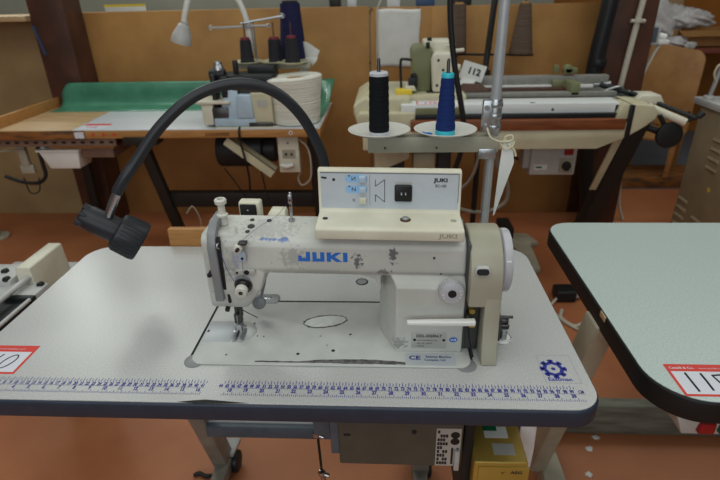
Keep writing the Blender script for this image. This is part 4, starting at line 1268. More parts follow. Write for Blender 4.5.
for i, x in enumerate((5, 8.4, 11.6, 15)):
    b.cyl((x, 173.5, 17.0), (x, 170.2, 16.4), 1.0, n=16, b=.15)
    b.tube([(x - 1.5, 172, 15.5), (x, 170.4, 17.8), (x + 1.6, 171, 15.2), (x + 2.2, 172, 17)], .22, 6, 4)
b.map(sgm).builds('tension_knob', 'steel', SG)
b = MB(); b.box(1, 19.5, 170, 186, 14.8, 18.8, .5); b.box(-12, -3, 176, 184, .0, 1.2, .2); b.map(sgm).builds('machine_core', 'darksteel', SG)
b = MB(); b.prism(rrect(-8, 22, 165.5, 168, 1), 'z', 0, .5, .1); b.map(sgm).builds('base_mat', 'cream', SG)
# serger thread stand
NS = thing('cone_stand', 'beige bar thread stand behind the overlock machine', 'thread stand', (14, 200, 0))
b = MB(); b.box(-2, 33.5, 197, 203, 22.4, 24.6, .3); b.build('stand_bar', 'putty', NS)
b = MB(); b.cyl((8.6, 203.8, 0), (8.6, 203.8, 24), .7, n=14); b.cyl((8.6, 203.8, 0), (8.6, 203.8, 1.2), 2.8, n=20, b=.2); b.cyl((5.9, 206.4, 23), (5.4, 206.6, 44), .6, n=12); b.build('stand_post', 'steel', NS)
b = MB(); b.cyl((-14, 203, 40.8), (14, 203, 41.4), .5, n=10); b.cyl((1, 202, 42.6), (21, 204, 45.4), .5, n=10)
for x, z in ((-14, 40.8), (2.6, 41.2), (14, 41.4), (21, 45.4)):
    b.tube([(x + .9 * math.cos(a * PI / 5), 203, z + .9 * math.sin(a * PI / 5)) for a in range(11)], .2, 6)
b.builds('guide_rod', 'steel', NS)
for (x, y) in ((2.8, 200), (16.6, 200), (25.4, 196.5), (24.0, 208)):
    b = MB(); b.lathe([(0, 24.5), (4, 24.5), (7.3, 25.6), (7.3, 26.0), (4, 25.1), (0, 25.1)], (x, y, 0), n=32); d_ = b.build('cone_dish', 'beige', NS)
    b = MB(); b.cyl((x, y, 25), (x, y, 43 if y < 205 else 52), .3, n=10, b=.05); b.build('cone_pin', 'column', d_)
def rearcone(name, lab, x, y, r0, r1, h, m, mt, grp, z=25.12):
    t = thing(name, lab, 'thread cone', (x, y, z), grp)
    b = MB(); n = 12
    b.lathe([(.6, 0), (r0, 0)] + [(r0 + (r1 - r0) * i / n + (.06 if i % 2 else 0), .2 + (h - .4) * i / n) for i in range(n + 1)] + [(r1, h), (.6, h)], (x, y, z), n=28); b.build('yarn', m, t)
    b = MB(); b.lathe([(.5, h - .5), (r1 * .82, h - .5), (r1 * .8, h + 1.0), (.5, h + 1.3)], (x, y, z), n=24); b.build('cone_tip', mt, t)
gC = 'small charcoal cones behind the overlock machine'
rearcone('thread_cone', 'charcoal cone with maroon tip behind the white lamp stem', 2.8, 200, 3.3, 2.5, 10.4, 'darkcone', 'redtop', gC)
rearcone('thread_cone', 'charcoal cone with maroon tip between the lamp stem and navy cone', 16.6, 200, 3.3, 2.8, 10.4, 'darkcone', 'redtop', gC)
rearcone('thread_cone', 'charcoal cone with maroon tip in front of the big navy cone', 25.4, 196.5, 3.6, 2.7, 11.0, 'darkcone', 'redtop', gC)
rearcone('yarn_cone', 'big navy yarn cone rising above the partition edge', 24.0, 208, 6.6, 4.6, 25.6, 'navycone', 'darkcone', None)
# white lamp
WL = thing('white_lamp', 'white gooseneck lamp standing behind the overlock machine', 'lamp', (3.5, 205.6, 0))
b = MB(); b.tube([(4.6, 205.6, 0), (3.4, 205.6, 20), (3.7, 205.4, 34), (3.2, 205, 44), (.2, 204, 53), (-6, 203, 58), (-14, 202, 58.5), (-21, 201, 54.5), (-24.0, 200.6, 48.5), (-25.4, 200.6, 44.4)], 1.3, 14, 8); b.build('lamp_neck', 'white', WL)
b = MB(); b.cyl((4.6, 205.6, 0), (4.6, 205.6, 2.5), 4.5, n=24, b=.5); b.build('lamp_base', 'white', WL)
b = MB(); b.lathe([(0, 0), (1.7, .2), (1.8, 1.6), (2.5, 2.2), (2.7, 2.8), (4.2, 6.4), (4.7, 9.0), (4.5, 10.6), (3.8, 10.4), (3.2, 6), (0, 5.6)], (-25.0, 200.6, 44.4), (-.36, -.05, -1), n=32); sh = b.build('lamp_shade', 'palegrey', WL)
b = MB(); b.lathe([(0, 8.0), (2.6, 8.2), (2.4, 9.2), (0, 9.7)], (-25.0, 200.6, 44.4), (-.36, -.05, -1), n=24); b.build('lamp_bulb', 'steel', sh)
# white cord roll
CR = thing('cord_roll', 'big white roll of cord at the end of the rear bench', 'cord roll', (27.5, 184, 0))
b = MB(); n = 40
prof = [(.5, .2), (10.2, .2)]
for i in range(n + 1):
    prof.append((10.6 + 1.6 * (i / n) ** .8 - .9 * math.sin(i / n * PI) * .2 + (.12 if i % 2 else -.1), .4 + 20.2 * i / n))
prof += [(11.4, 21.0), (9.4, 21.4), (7.6, 20.8), (6.8, 19.8), (4.4, 19.4), (4.2, 17), (.5, 17)]
b.lathe(prof, (27.8, 184.5, 0), n=48)
b.map(lambda c: Vector((27.0 + (c.x - 27.8) * 1.06 + .02 * c.z, c.y, c.z + (.06 * (c.x - 27.8) if c.z > 10 else 0))))
b.build('cord_winding', 'whitecord', CR)
b = MB(); b.lathe([(3.9, 17), (4.1, 17), (4.1, 20.2), (3.4, 20.2), (3.4, 17)], (28.3, 184.5, 0), n=28); b.build('roll_core', 'cardboard', CR)
b = MB(); b.loft([[(28.0, 206, 24.2), (36, 205, 26.5), (36, 205.3, 26.5), (28.0, 206.3, 24.2)], [(27.5, 206.5, 30), (37.5, 205, 29.5), (37.5, 205.3, 29.5), (27.5, 206.8, 30)], [(28.5, 206.5, 34), (32, 205, 33.2), (32, 205.3, 33.2), (28.5, 206.8, 34)]], .1)
b.loft([[(26.5, 206, 18.2), (29, 205, 18.6), (29, 205.3, 18.6), (26.5, 206.3, 18.2)], [(27.5, 206, 22.4), (35.6, 204, 24.6), (35.6, 204.3, 24.6), (27.5, 206.3, 22.4)], [(28, 206, 26), (36.4, 204.6, 26.6), (36.4, 204.9, 26.6), (28, 206.3, 26)]], .1)
tag(b.build('plastic_wrap', 'paper', None, None, 35, (31, 206, 18)), 'crumpled white wrapper hanging behind the big navy yarn cone', 'wrapper')

# ================================================================== WALL ITEMS
b = sheet_grid(lambda u, v: (64.6 + 23.4 * u + .3 * math.sin(v * 9), 249.1 + .22 * math.sin(u * 7 + v * 5), 15.6 + 30.0 * v + .3 * math.sin(u * 6)), 14, 16)
p_ = b.build('pattern_sheet', 'paper', None, None, 60, (76, 249, 15)); tag(p_, 'white wrinkled paper sheet pinned to the brown partition', 'paper sheet')
mo = p_.modifiers.new('solid', 'SOLIDIFY'); mo.thickness = .001
b = MB(); b.tube([(64.4, 248.4, 16), (64.2, 248.4, 26), (64.4, 248.4, 36), (64.5, 248.4, 45), (67, 248.4, 51)], .4, 8, 6); b.build('edge_string', 'cablewhite', p_)
for x, z, lb in ((60.3, 18, 'small dark pin low beside the seam of the brown partition'), (61.4, 46, 'small dark pin at the top of the partition seam'), (66.5, 45.8, 'small dark pin over the string side of the paper sheet'), (87, 45.8, 'small dark pin at the plain top corner of the paper sheet')):
    b = MB(); b.cyl((x, 250.4, z), (x, 249.0, z), .5, n=12)
    tag(b.build('wall_pin', 'column', None, None, 35, (x, 249.6, z)), lb, 'pin', 'pins in the brown partition')
b = MB(); b.box(-88, -64.5, 250.4, 250.9, 47.35, 51.0, .1); y_ = b.build('price_strip', 'paper', None, None, 35, (-76, 250.6, 47.3)); tag(y_, 'white and yellow label strip on top of the brown partition', 'label strip')
b = MB(); b.box(-88, -64.5, 250.3, 250.45, 49.8, 51.0); b.build('yellow_band', 'yellow', y_)
b = MB(); b.prism([(-120.4, 42.0), (-119.2, 42.0), (-116.6, 27), (-117.6, 27)], 'y', 231.3, 232.2)
tag(b.build('blue_strap', 'bluestrip', None, None, 35, (-118, 231.8, 27)), 'blue strap hanging against the brown steel column by the tan partition', 'strap')
for i, (x, w, h, m, lb) in enumerate(((48, 5, 7, 'paleblue', 'pale box on the ledge above the partition next to navy cone'), (70, 7, 9, 'windowlight', 'white box on the ledge above the pinned paper sheet'), (86, 10, 6, 'bluestrip', 'blue box on the ledge above the pinned paper sheet'), (38, 6, 8, 'blackframe', 'black box on the ledge above the partition'), (104, 12, 5, 'motordark', 'dark box on the ledge above the rear machine head'))):
    b = MB(); b.box(x, x + w, 254, 262, 45.5, 45.6 + h, .4); b.box(x + .6, x + w - .6, 253.8, 254.2, 46.6, 45 + h, .2)
    tag(b.build('ledge_box', m, None, None, 35, (x + w / 2, 258, 45.5)), lb, 'box', 'boxes above the partition')
b = MB(); b.box(-109, 184, 252.9, 270, 43, 45.4, .2)
struct(b.build('trim_5', 'walldull'), 'narrow ledge behind the top of the partition', 'trim')

# ================================================================== LONG-ARM MACHINE (rear right)
LA = thing('seaming_machine', 'long beige seaming machine with red-brown strip and white bar', 'sewing machine', (112, 178, -H))
b = MB()
b.prism([(60.5, -5), (56.0, 8), (55.8, 11.5), (60.5, 14.6), (80, 14.6), (80, -5)], 'y', 162, 206, 1.0, 3)
b.prism([(64, -5.6), (58.6, 2), (57.0, 7), (58.6, 9.6), (82, 9.6), (82, -5.6)], 'y', 157, 164, .8, 3)
b.box(78, 104, 168, 206, 12.0, 14.4, .5)
b.build('machine_bed', 'beige', LA)
b = MB(); b.prism([(60, -5.6), (157, -5.6), (168, -.8), (168, 6.6), (164, 2.6), (60, 2.6)], 'y', 154.6, 158.5, .35, 2); b.build('apron', 'beige', LA)
b = MB(); b.prism([(163.6, -.8), (170, 3.4), (173.6, 6.6), (174.2, 9.4), (172, 11.8), (167, 12.4), (163.6, 12.4)], 'y', 154.6, 172, .5, 3); b.prism([(158, 6.6), (163.0, 6.6), (163.0, 12.4), (160, 12.6)], 'y', 155.0, 166, .3); b.map(lambda c: Vector((c.x + 4.6, c.y, c.z))); b.builds('end_cap', 'beige', LA)
b = MB(); b.box(167, 169, 154.2, 170, -1.2, 12.2, .2); b.box(82, 165, 156.5, 162, 6.4, 8.6, .2); b.box(163, 164.6, 158.4, 159.2, 8.0, 11.6, .3); b.builds('black_strip', 'black', LA)
b = MB(); b.box(80, 166.4, 153.6, 157.4, 2.6, 6.8, .25); b.build('wood_strip', 'redwood', LA, 'red-brown wooden front strip')
b = MB(); b.box(76, 165.4, 158.6, 170, 8.2, 12.4, .3); wb_ = b.build('white_bar', 'aluminium', LA)
b = MB(); b.cyl((138, 158.7, 10), (138, 158.4, 10), .5, n=12); b.box(129, 131, 160, 160.6, 12.4, 12.6); b.build('bar_screw', 'blackink', wb_)
b = MB(); b.box(82, 99.5, 157.8, 158.8, 7.4, 11.2, .2); b.box(150, 154, 176, 186, 12, 17.5, .5); b.box(145, 150, 186, 192, 14, 17, .4); b.builds('sage_bracket', 'sage', LA)
b = MB(); b.prism(rrect(98.4, 101, 8.4, 11.4, .4), 'y', 157.6, 158.8, .2); b.build('bar_stop', 'sage', LA)
b = MB(); b.box(82.5, 95, 158.9, 166, 12.38, 12.44); rs_ = b.build('lot_sticker', 'stickerwhite', LA, 'white sticker with red border on the white bar')
b = MB()
for q_ in ((82.5, 95, 158.9, 159.5), (82.5, 95, 165.4, 166), (82.5, 83, 158.9, 166), (94.5, 95, 158.9, 166)):
    quad(b, *q_, z=12.47)
b.text('115', 4.0, (88.6, 162.4, 12.47), bold=.02); b.build('sticker_print', 'labelred', rs_)
b = MB(); b.prism([(74, 14.5), (74, 16.4), (81, 16.4), (81, 14.5)], 'y', 170, 176, .2); b.build('yellow_wedge', 'yellow', LA)
# rails
b = MB(); b.box(106, 170.5, 188.6, 193, 14.6, 18.6, .3); rl_ = b.build('guide_rail', 'greybar', LA)
b = MB(); b.box(106, 170.4, 187.4, 190, 13.4, 14.8, .2); b.build('rail_lip', 'white', rl_)
b = MB(); b.box(100, 170, 176, 180, 11.6, 13.6, .3); b.box(98, 172, 166, 200, 5, 11.4, .4); b.builds('base_rail', 'greybar', LA)
b = MB(); b.loft([[(100, 178, 13.7), (116, 178, 13.7), (116, 186, 13.7), (100, 186, 13.7)], [(104, 180, 17), (112, 180, 16.6), (112, 186, 16.6), (104, 186, 17)]], .4); b.box(112, 150, 182, 187, 11, 14.2, .4); b.build('brown_flap', 'column', LA)
b = MB(); b.box(146, 148, 190, 192, 19.6, 23, .2); b.box(150, 156, 188, 192, 19.5, 22, .5); b.cyl((152, 188, 21.5), (152, 192, 21.5), 1.8, n=16, b=.2); b.builds('rail_clamp', 'sage', LA)
# sewing head
sh3 = lambda c: Vector((c.x - 2.6, c.y, c.z))
b = MB(); b.prism([(84.6, 14), (83.2, 30), (84.6, 32.6), (92, 33.2), (92, 14)], 'y', 178, 200, .7, 3); b.map(sh3).build('head_casing', 'sage', LA)
b = MB(); b.prism([(92.6, 14.6), (91.6, 28), (92.6, 30.8), (100.4, 30.8), (101.6, 28), (101.4, 14.6)], 'y', 174, 200, .9, 3); b.box(89, 101, 184, 200, 30, 34.8, .8, 3); hd = b.map(sh3).build('head_cover', 'cream', LA)
b = MB()
for x, z in ((94.6, 28.0), (99.0, 28.2), (96.8, 24.0), (94.4, 17.6), (99.4, 17.4)):
    b.cyl((x, 174, z), (x, 173.7, z), .55, n=14)
b.cyl((91.4, 186, 34.5), (91.4, 186, 36.2), 1.0, n=14, b=.2); b.cyl((90.2, 178, 32.5), (90.2, 178, 35), .8, n=14, b=.2)
b.map(sh3).builds('head_bolt', 'black', hd)
b = MB(); b.cyl((101, 178, 24.5), (104.5, 178, 24.5), 1.4, n=16, b=.2); b.cyl((100, 180, 31), (106, 180, 31.4), .8, n=14, b=.2); b.cyl((102, 180, 34), (98, 180, 33), .7, n=12); b.map(sh3).builds('head_knob', 'cream', hd)
b = MB(); b.tube([(79, 178, 16), (78.6, 178, 27), (80, 178, 28.2), (84, 179, 27.6)], .55, 8, 5); b.cyl((84.6, 177.6, 21), (84.2, 176.6, 21), 1.5, n=18, b=.2); b.box(82, 86, 176, 178, 16.5, 20.5, .4); b.box(90, 101, 174, 180, 11, 14.6, .4); b.map(sh3).builds('head_linkage', 'motordark', hd)
b = MB(); b.prism([(78, 15.6), (83, 15.6), (82, 17.4), (78, 17.4)], 'y', 172, 184, .3); b.build('head_foot', 'cream', hd)
# legs, braces
b = MB(); b.prism([(62, -5.5), (80, -5.5), (80, -12), (70, -16.5), (70, -75), (64.5, -75), (64.5, -10)], 'y', 163, 172, .6); b.build('pedestal_leg', 'beige', LA)
b = MB()
b.box(71, 78, 166, 176, -75, -5.6, .4); b.box(78, 100, 168, 174, -11, -5.6, .4); b.box(93, 99, 168, 176, -75, -5.6, .4); b.builds('leg_frame', 'blackframe', LA)
b = MB(); b.cyl((82, 176, -16), (92, 176, -16), 7.5, n=28, b=.8); b.box(81, 92, 172, 180, -11, -5.6, .4); b.build('drive_motor', 'beige', LA)
b = MB()
b.loft([rs(176, 184, 168, 176, 4), rs(168, 176, 196, 204, -75)], .4)
b.builds('slanted_leg', 'blackframe', LA)
b = MB(); b.loft([rs(168.4, 172, 164, 165, -1), rs(165, 168, 174, 175, -31)], .2); b.build('cable_chain', 'beige', LA)
# control box
b = MB(); b.box(134.4, 154.4, 168, 178, -21.5, -5.6, .5, 3); b.box(131.6, 134.6, 170, 178, -19, -6, .3); xb = b.build('switch_cabinet', 'palegrey', LA)
b = MB(); b.box(147.2, 153.4, 167.6, 168.2, -20.6, -13.8, .3); b.build('switch_plate', 'legmetal', xb)
b = MB(); b.cyl((150.2, 167.8, -17), (150.2, 166.4, -17), 2.0, n=20, b=.3); b.box(149.2, 151.2, 165.8, 167, -19, -15.4, .3); b.build('rotary_switch', 'black', xb)
b = MB(); b.box(148.6, 152.6, 167.4, 168.1, -12.2, -9.0, .3); b.build('stop_switch', 'red', xb)
b = MB(); b.box(148.6, 152.6, 167.4, 168.1, -8.8, -6.6, .3); b.build('start_switch', 'green', xb)
b = MB(); b.box(136.4, 142, 167.85, 168.05, -19, -16.6); xl_ = b.build('box_label', 'paper', xb)
b = MB(); b.box(137, 139.6, 167.8, 167.9, -18.2, -17.4); b.build('label_print', 'green', xl_)
# right end rods
b = MB(); b.cyl((182, 172, 8), (196, 165, 2.4), 1.7, n=18, b=.3); b.build('wooden_handle', 'cream', LA)
b = MB()
b.cyl((170, 182, 12), (184, 171, 7.6), 1.4, n=14); b.cyl((176, 178, 13), (199, 166, 4.5), .9, n=12); b.cyl((194, 167, 2), (202, 166, 5), .9, n=12); b.cyl((166, 186, 15), (178, 178, 12), 1.2, n=12); b.box(172, 177, 165, 175, 5, 10, .5); b.cyl((201, 166, 4.6), (202.5, 166, 6.4), 1.4, n=12)
b.cyl((191.4, 168, -3.4), (191.4, 166, -3.4), 5.6, n=28, b=.6); b.cyl((191, 170, -3.4), (182, 176, -1), 1.4, n=12); b.cyl((186, 168, 5), (191, 168, -2), 1.0, n=12)
b.build('rod_linkage', 'motordark', LA)
b = MB(); b.prism([(176, 8.5), (189.5, 8.5), (187, 12.6), (179, 12.8)], 'y', 172, 182, .6, 3); b.build('rod_cover', 'cream', LA)
b = MB(); b.cyl((170, 184, 14.2), (180, 176, 12), .8, n=12); b.cyl((164, 188, 14.2), (170, 184, 16), 1.0, n=12, b=.2); b.tube([(167, 182, 13), (172, 180, 15), (175, 181, 12), (172, 184, 10)], .6, 8, 5); b.builds('steel_linkage', 'steel', LA)

# things hung and laid around it
b = MB(); b.tube([(89.8, 120, 80), (89.9, 120, 52), (92.2, 120, 34), (96.0, 120, 17), (97.0, 121, 8), (95.4, 124, -3), (91, 130, -18), (90, 136, -40), (94, 140, -70), (100, 140, -74.2)], .95, 10, 8)
tag(b.build('hanging_cable', 'cableblack', None, None, 35, (95, 130, -75)), 'thick black cable hanging in front of the white bar', 'cable')
b = MB(); b.cyl((118.6, 212, -75), (118.6, 212, 15.6), 1.5, n=16); b.cyl((118.6, 212, 15.4), (123.2, 215, 82), 1.5, n=16); b.cyl((118.4, 211.8, 15.4), (118.7, 212, 18.5), 2.8, n=20, b=.3); b.tube([(120, 210.6, 28), (119.2, 210.4, 38), (121, 211, 52)], .9, 8, 5); b.box(110, 122.6, 209, 214, 11.3, 15.5, .4); b.cyl((118.6, 212, -75), (118.6, 212, -72), 8, n=24, b=.4)
tag(b.build('upright_pole', 'blackframe', None, None, 35, (118.6, 212, -75)), 'black upright pole rising behind the seaming machine', 'pole')
b = MB(); b.tube([(124.5, 218, -74.5), (124.5, 218, 11.4), (124.8, 218, 30), (126.4, 219, 46), (130.6, 220, 80)], .9, 10, 6)
tag(b.build('white_tube', 'cablewhite', None, None, 35, (125, 218, -75)), 'white tube rising beside the black upright pole', 'tube')
# paper tag 112
PG = thing('number_tag', 'white paper tag numbered 112 beside the rear machine head', 'tag', (106, 182, 14))
b = MB(); b.loft([[(102.0, 184, 19), (112.6, 184, 16.8), (112.6, 184.2, 16.8), (102.0, 184.2, 19)], [(104.6, 185, 26.6), (114.8, 185, 23.6), (114.8, 185.2, 23.6), (104.6, 185.2, 26.6)]]); b.loft([[(99, 180, 14), (107, 180, 13.8), (107, 180.2, 13.8), (99, 180.2, 14)], [(104, 183.8, 19.4), (110, 183.8, 18.0), (110, 184.0, 18.0), (104, 184.0, 19.4)]]); tg_ = b.build('tag_sheet', 'paper', PG)
b = MB(); b.text('112', 4.0, (109.4, 184.2, 21.6), (.96, 0, -.26), (.26, 0, .96), bold=.03); b.build('tag_print', 'blackink', PG)
# taupe cones on a rod
CS = thing('cone_rack', 'thin dark rod rack carrying taupe yarn cones', 'rack', (124, 236, 22))
b = MB(); b.cyl((100, 237, 23.3), (148, 237, 22.2), .6, n=12)
for x in (107.4, 141.2):
    b.cyl((x, 237, 21.6), (x, 237, 53), .35, n=10); b.cyl((x, 237, 22.2), (x, 250.2, 22.2), .5, n=10)
b.builds('rack_rod', 'blackframe', CS)
def tcone(lab, x, z, r0, r1, h):
    t = thing('yarn_cone', lab, 'yarn cone', (x, 237, z), 'taupe yarn cones on the rod rack')
    b = MB(); n = 14
    b.lathe([(.6, 0), (r0 - .3, 0)] + [(r0 + (r1 - r0) * i / n + (.06 if i % 2 else 0), .2 + (h - .4) * i / n) for i in range(n + 1)] + [(r1 - .3, h), (.6, h)], (x, 237, z), n=28); b.build('yarn', 'browncone', t)
    b = MB(); b.lathe([(.7, h - .6), (r1 * .7, h - .6), (r1 * .66, h + .8), (.7, h + .8)], (x, 237, z), n=20); b.build('cone_tip', 'cardboard', t)
tcone('taupe yarn cone directly behind the hanging black cable', 107.4, 23.8, 5.0, 3.4, 24)
tcone('wide taupe yarn cone beside the white tube', 141.2, 22.9, 6.2, 2.9, 24.6)
# white hose loops
b = MB(); b.tube([(103, 200, -8), (99, 205, -30), (103, 208, -48), (112, 210, -56), (126, 212, -58), (136, 212, -52), (135, 210, -40), (128, 206, -28), (127, 204, -14), (131, 204, -6)], 1.0, 10, 8)
b.tube([(110, 204, -7), (103, 206, -20), (101, 208, -34), (108, 209, -44), (116, 209, -36), (118, 207, -20), (113, 205, -8)], .8, 10, 8)
b.tube([(100, 200, -10), (97, 204, -26), (100, 206, -44), (106, 207, -50), (110, 206, -40)], .7, 10, 8)
tag(b.build('white_hose', 'cablewhite', None, None, 35, (115, 206, -58)), 'loops of pale hose hanging under the seaming machine', 'hose')
b = MB(); b.tube([(127, 208, -5.6), (124.5, 208, -9), (128, 208, -12), (131, 208, -8), (128, 208, -6), (130, 205, -14), (134, 200, -22), (140, 196, -24)], .6, 8, 6)
tag(b.build('tangled_cable', 'cableblack', None, None, 35, (130, 205, -24)), 'tangled black cable beside the grey switch cabinet', 'cable')

# ================================================================== RIGHT BACKGROUND
b = MB(); b.tube([(184, 224, 150), (179.6, 226, 52), (177.4, 227, 12), (181, 227, -30), (188, 227, -66), (188.5, 227, -75)], 3.9, 20, 8); b.cyl((178.4, 226.8, 17), (178.8, 226.6, 21), 4.4, n=24, b=.3)
tag(b.build('drain_pipe', 'black', None, None, 35, (186, 226, -75)), 'black drain pipe beside the brown column', 'pipe')
b = MB(); b.tube([(199.5, 229.8, 78), (196.7, 229.8, 48), (193.4, 229.8, -2), (194.6, 229.8, -18)], 1.5, 12, 6); b.cyl((197.2, 229.8, 38), (192.6, 229.8, 38.4), .9, n=10); b.lathe([(1.5, 0), (2.1, .1), (2.1, 1.7), (1.5, 1.8)], (196.1, 229.8, 37.6), n=16)
b.cyl((197.2, 229.8, 38.2), (199.8, 230.6, 38.2), 1.0, n=10)
tag(b.build('conduit', 'cablewhite', None, None, 35, (196, 230, -18)), 'white conduit pipe clipped to the brown column', 'conduit')
b = MB(); b.cyl((182, 196, -75), (176.5, 193, -41), 1.3, n=14); b.cyl((176.5, 193, -41.5), (176.4, 193, -39.4), 2.4, n=16, b=.3)
tag(b.build('floor_conduit', 'cablewhite', None, None, 35, (182, 196, -75)), 'short pale pipe rising from the floor by the column', 'pipe')
OB = thing('outlet_box', 'grey switch box with a white plug mounted on the column', 'outlet', (210, 243, 25))
b = MB(); b.box(205.6, 213.5, 240, 250, 25.4, 36, .6, 3); b.build('outlet_housing', 'palegrey', OB)
b = MB(); b.prism(rrect(207, 212, 27, 34.4, .6), 'y', 239.6, 240.2, .1); b.build('outlet_face', 'beam', OB)
b = MB(); b.cyl((213.4, 243, 30), (217.6, 242, 29), 2.0, n=18, b=.4); b.box(213.4, 219, 240, 245, 25.8, 28.2, .4); b.build('plug', 'white', OB)
b = MB(); b.tube([(216, 242, 27), (213, 241, 22), (209.4, 240, 12), (207, 240, 0), (206.6, 240, -20), (210, 240, -60), (214, 238, -74.4)], .8, 10, 8); b.build('plug_cable', 'cablewhite', OB)
# plywood chair
PC = thing('plywood_chair', 'plywood chair with rounded back beyond the brown column', 'chair', (270, 332, -H))
o3 = Vector((256.0, 340, 0)); d3 = Vector((29.2, -20, 0)).normalized(); n3 = Vector((-d3.y, d3.x, 0))
mx3 = Matrix(((d3.x, n3.x, 0, o3.x), (d3.y, n3.y, 0, o3.y), (d3.z, n3.z, 1, 0), (0, 0, 0, 1)))
W3 = 35.6
b = MB(); b.prism([(x, z) for x, z in rrect(0, W3, -33, 17.5, (3, 3, 6, 5), 8)], 'y', -.9, .9, .4, 2); b.map(lambda c: Vector((c.x, c.y + (c.z + 33) * .05, c.z - c.x * (.15 + .2 * (17.5 - c.z) / 50)))); b.xf(mx3); b.build('backrest', 'chairply', PC)
b = MB(); b.prism(rrect(0, W3, -38, -1, 3, 6), 'z', -42, -39.8, .4); b.xf(mx3); b.build('seat', 'chairply', PC)
for (x, y) in ((3, -3), (W3 - 3, -3), (3, -34), (W3 - 3, -34)):
    b = MB(); b.loft([rs(x - 2, x + 2, y - 2, y + 2, -41.5), rs(x - 1.5, x + 1.5, y - 1.5, y + 1.5, -H + (8 if y < -9 else .3))], .3); b.xf(mx3); b.build('leg', 'board', PC)
b = MB()
for x in (W3 - 6, W3 - 1.8):
    b.cyl((x, -.8, -28), (x, -1.6, -28), 1.0, n=12)
b.xf(mx3); b.builds('bolt', 'darksteel', PC)
# red-brown table with boxes and bags
RT = thing('red_table', 'red-brown table behind the plywood chair', 'table', (320, 390, -H))
b = MB(); b.box(274, 420, 386, 436, 3.5, 7, .4); b.build('table_top', 'redtable', RT)
for (x, y) in ((278, 390), (416, 390), (278, 432), (416, 432)):
    b = MB(); b.box(x - 2.5, x + 2.5, y - 2.5, y + 2.5, -H + .3, 3.6, .3); b.build('leg', 'redwood', RT)
CX = thing('cardboard_box', 'open cardboard box on the red-brown table', 'box', (340, 412, 7))
b = MB()
b.box(302, 380, 396, 397, 7, 20, .1); b.box(302, 380, 428, 429, 7, 20, .1); b.box(302, 303, 396, 429, 7, 20, .1); b.box(379, 380, 396, 429, 7, 20, .1); b.box(302, 380, 396, 429, 7, 8); b.build('box_body', 'cardboard', CX)
b = MB(); b.loft([[(302, 396, 20), (380, 396, 20), (380, 396.5, 20), (302, 396.5, 20)], [(303, 388, 16), (379, 388, 16), (379, 388.5, 16), (303, 388.5, 16)]]); b.build('box_flap', 'cardboard', CX)
def bag(name, lab, cx, cy, cz, rx, ry, rz, seed, m='bag', cat='plastic bag'):
    t = bmesh.new()
    bmesh.ops.create_icosphere(t, subdivisions=4, radius=1)
    random.seed(seed)
    ph = [random.uniform(0, 6) for _ in range(9)]
    for v in t.verts:
        c = v.co.copy()
        k = 1 + .16 * math.sin(5 * c.x + ph[0] + 3 * c.z) + .14 * math.sin(7 * c.y + ph[1] - 4 * c.x) + .1 * math.sin(11 * c.z + ph[2] + 6 * c.x) + .06 * math.sin(19 * c.x + 13 * c.y + ph[3])
        v.co = Vector((cx + c.x * rx * k, cy + c.y * ry * k, max(cz - rz, cz + c.z * rz * k)))
    b = MB(); b._add(t)
    return tag(b.build(name, m, None, None, 60, (cx, cy, cz - rz)), lab, cat)
bag('plastic_bag', 'crumpled clear plastic bag heaped beside the cardboard box', 292, 412, 25, 19, 10, 17, 1)
bag('plastic_bag', 'clear plastic bag lying over the cardboard box edge', 318, 410, 28, 16, 7, 7, 2)
bag('plastic_bag', 'low clear plastic bag at the front of the red-brown table', 297, 393, 11.6, 12, 6, 4.4, 3)
bag('crumpled_paper', 'small white crumpled paper on the red-brown table', 309, 388, 9.6, 4.4, 2.4, 2.6, 4, 'paper', 'paper')
b = MB(); b.box(284, 322, 438, 440, -H + .3, 60, .3); tag(b.build('board_panel', 'ply', None, None, 35, (280, 431, -75)), 'pale upright board behind the plastic bags', 'board')

# louvred cabinet
cs = lambda c: Vector((c.x + 8, c.y + 4, c.z))
LC = thing('louvred_cabinet', 'taupe steel cabinet with louvres and pale grey top', 'cabinet', (248, 182, -H))
b = MB(); b.box(220, 276, 140, 208.5, -H, .4, .5, 2); b.map(cs).build('cabinet_body', 'cabinet', LC)
b = MB(); b.box(217.4, 278, 138, 212, .2, 3.4, .4, 2); b.map(cs).build('cabinet_top', 'palegrey', LC)
b = MB()
for (y0, z0, n) in ((188, -12, 4), (203.5, -48, 4), (188, -53, 4), (172, -17, 4)):
    for k in range(n):
        z = z0 - k * 4.6
        b.loft([[(219.95, y0 - 6, z), (219.95, y0 + 3, z), (219.95, y0 + 3, z - 1.9), (219.95, y0 - 6, z - 1.9)], [(218.9, y0 - 5.6, z - .9), (218.9, y0 + 2.6, z - .9), (219.3, y0 + 2.6, z - 1.8), (219.3, y0 - 5.6, z - 1.8)]])
b.map(cs).builds('louvre', 'cabinet', LC)
b = MB(); b.face([(219.97, p[0], p[1]) for p in circ(184, -36.5, 1.3, 14)]); b.map(cs).build('yellow_spot', 'yellow', LC)
TP = thing('tension_post', 'thin grey post with tied string standing on the louvred cabinet', 'post', (229, 209, 3.4))
b = MB(); b.cyl((220.6, 205, 3.4), (223.4, 196, 62), 1.0, n=14); b.map(cs).build('post', 'zinc', TP)
b = MB(); b.cyl((220.6, 205, 3.4), (220.6, 205, 5), 2.4, n=18, b=.3); b.map(cs).build('post_base', 'palegrey', TP)
b = MB(); b.tube([(220.8, 203, 12), (218.4, 202, 16), (219.4, 201.4, 20), (222.6, 201, 18), (224, 201, 12), (226, 200, 8), (230, 198, 5)], .5, 8, 6); b.tube([(221, 202.6, 16), (226, 199, 17.5), (232, 192, 15)], .4, 8, 5); b.map(cs).build('string', 'string', TP)

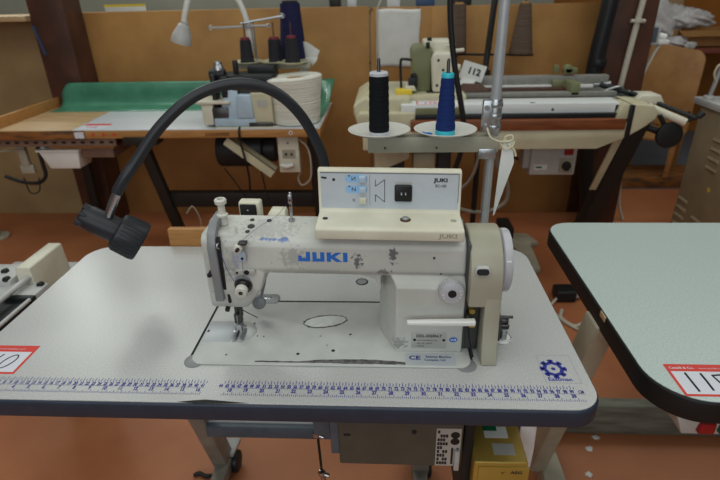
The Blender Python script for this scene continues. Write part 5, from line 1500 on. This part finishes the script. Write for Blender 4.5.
# ================================================================== LIGHT, CAMERA, WORLD
def area(name, loc, size, power, rot=(0, 0, 0), col=(.96, 1, .95)):
    l = bpy.data.lights.new(name, 'AREA'); l.shape = 'RECTANGLE'; l.size = size[0]; l.size_y = size[1]; l.energy = power; l.color = col
    o = bpy.data.objects.new(name, l); COL.objects.link(o); o.location = loc; o.rotation_euler = rot
    return o
area('ceiling_light_far', (-1.9, 3.5, 2.72), (1.0, .14), 22)
area('ceiling_light_rear', (-.9, 2.6, 2.75), (2.2, .5), 20)
area('ceiling_light_mid', (.6, 1.0, 2.9), (4.4, 2.0), 14)
area('ceiling_light_front', (.3, -.7, 2.9), (4.4, 2.4), 48)
area('ceiling_light_right', (2.6, 1.9, 2.9), (1.8, .6), 16)
area('window_daylight', (.2, -3.4, 2.0), (4.0, 1.8), 48, (math.radians(76), 0, 0), (.88, .95, 1))
w = bpy.data.worlds.new('workshop'); SC.world = w; w.use_nodes = True
bg = w.node_tree.nodes['Background']; bg.inputs['Color'].default_value = (1.0, .98, .95, 1); bg.inputs['Strength'].default_value = .09
cam = bpy.data.cameras.new('camera'); co = bpy.data.objects.new('camera', cam); COL.objects.link(co)
cam.sensor_width = 36.0
cam.lens = 515.89 / 720 * 36.0
cam.clip_start = .02
yaw, pitch, roll = 0.0601, 0.4559, -0.0244
f = Vector((-math.sin(yaw) * math.cos(pitch), math.cos(yaw) * math.cos(pitch), -math.sin(pitch)))
r = Vector((math.cos(yaw), math.sin(yaw), 0)); u = r.cross(f)
c_, s_ = math.cos(roll), math.sin(roll)
r2 = r * c_ + u * s_; u2 = -r * s_ + u * c_
mw = Matrix((r2, u2, -f)).transposed().to_4x4()
mw.translation = Vector((.7063, -.5854, .75 + .5680))
co.matrix_world = mw
cam.dof.use_dof = True
cam.dof.focus_distance = .88
cam.dof.aperture_fstop = 5.6
SC.camera = co
SC.view_settings.view_transform = 'Standard'
SC.view_settings.look = 'None'
SC.view_settings.exposure = 0.06
SC.view_settings.gamma = 0.9
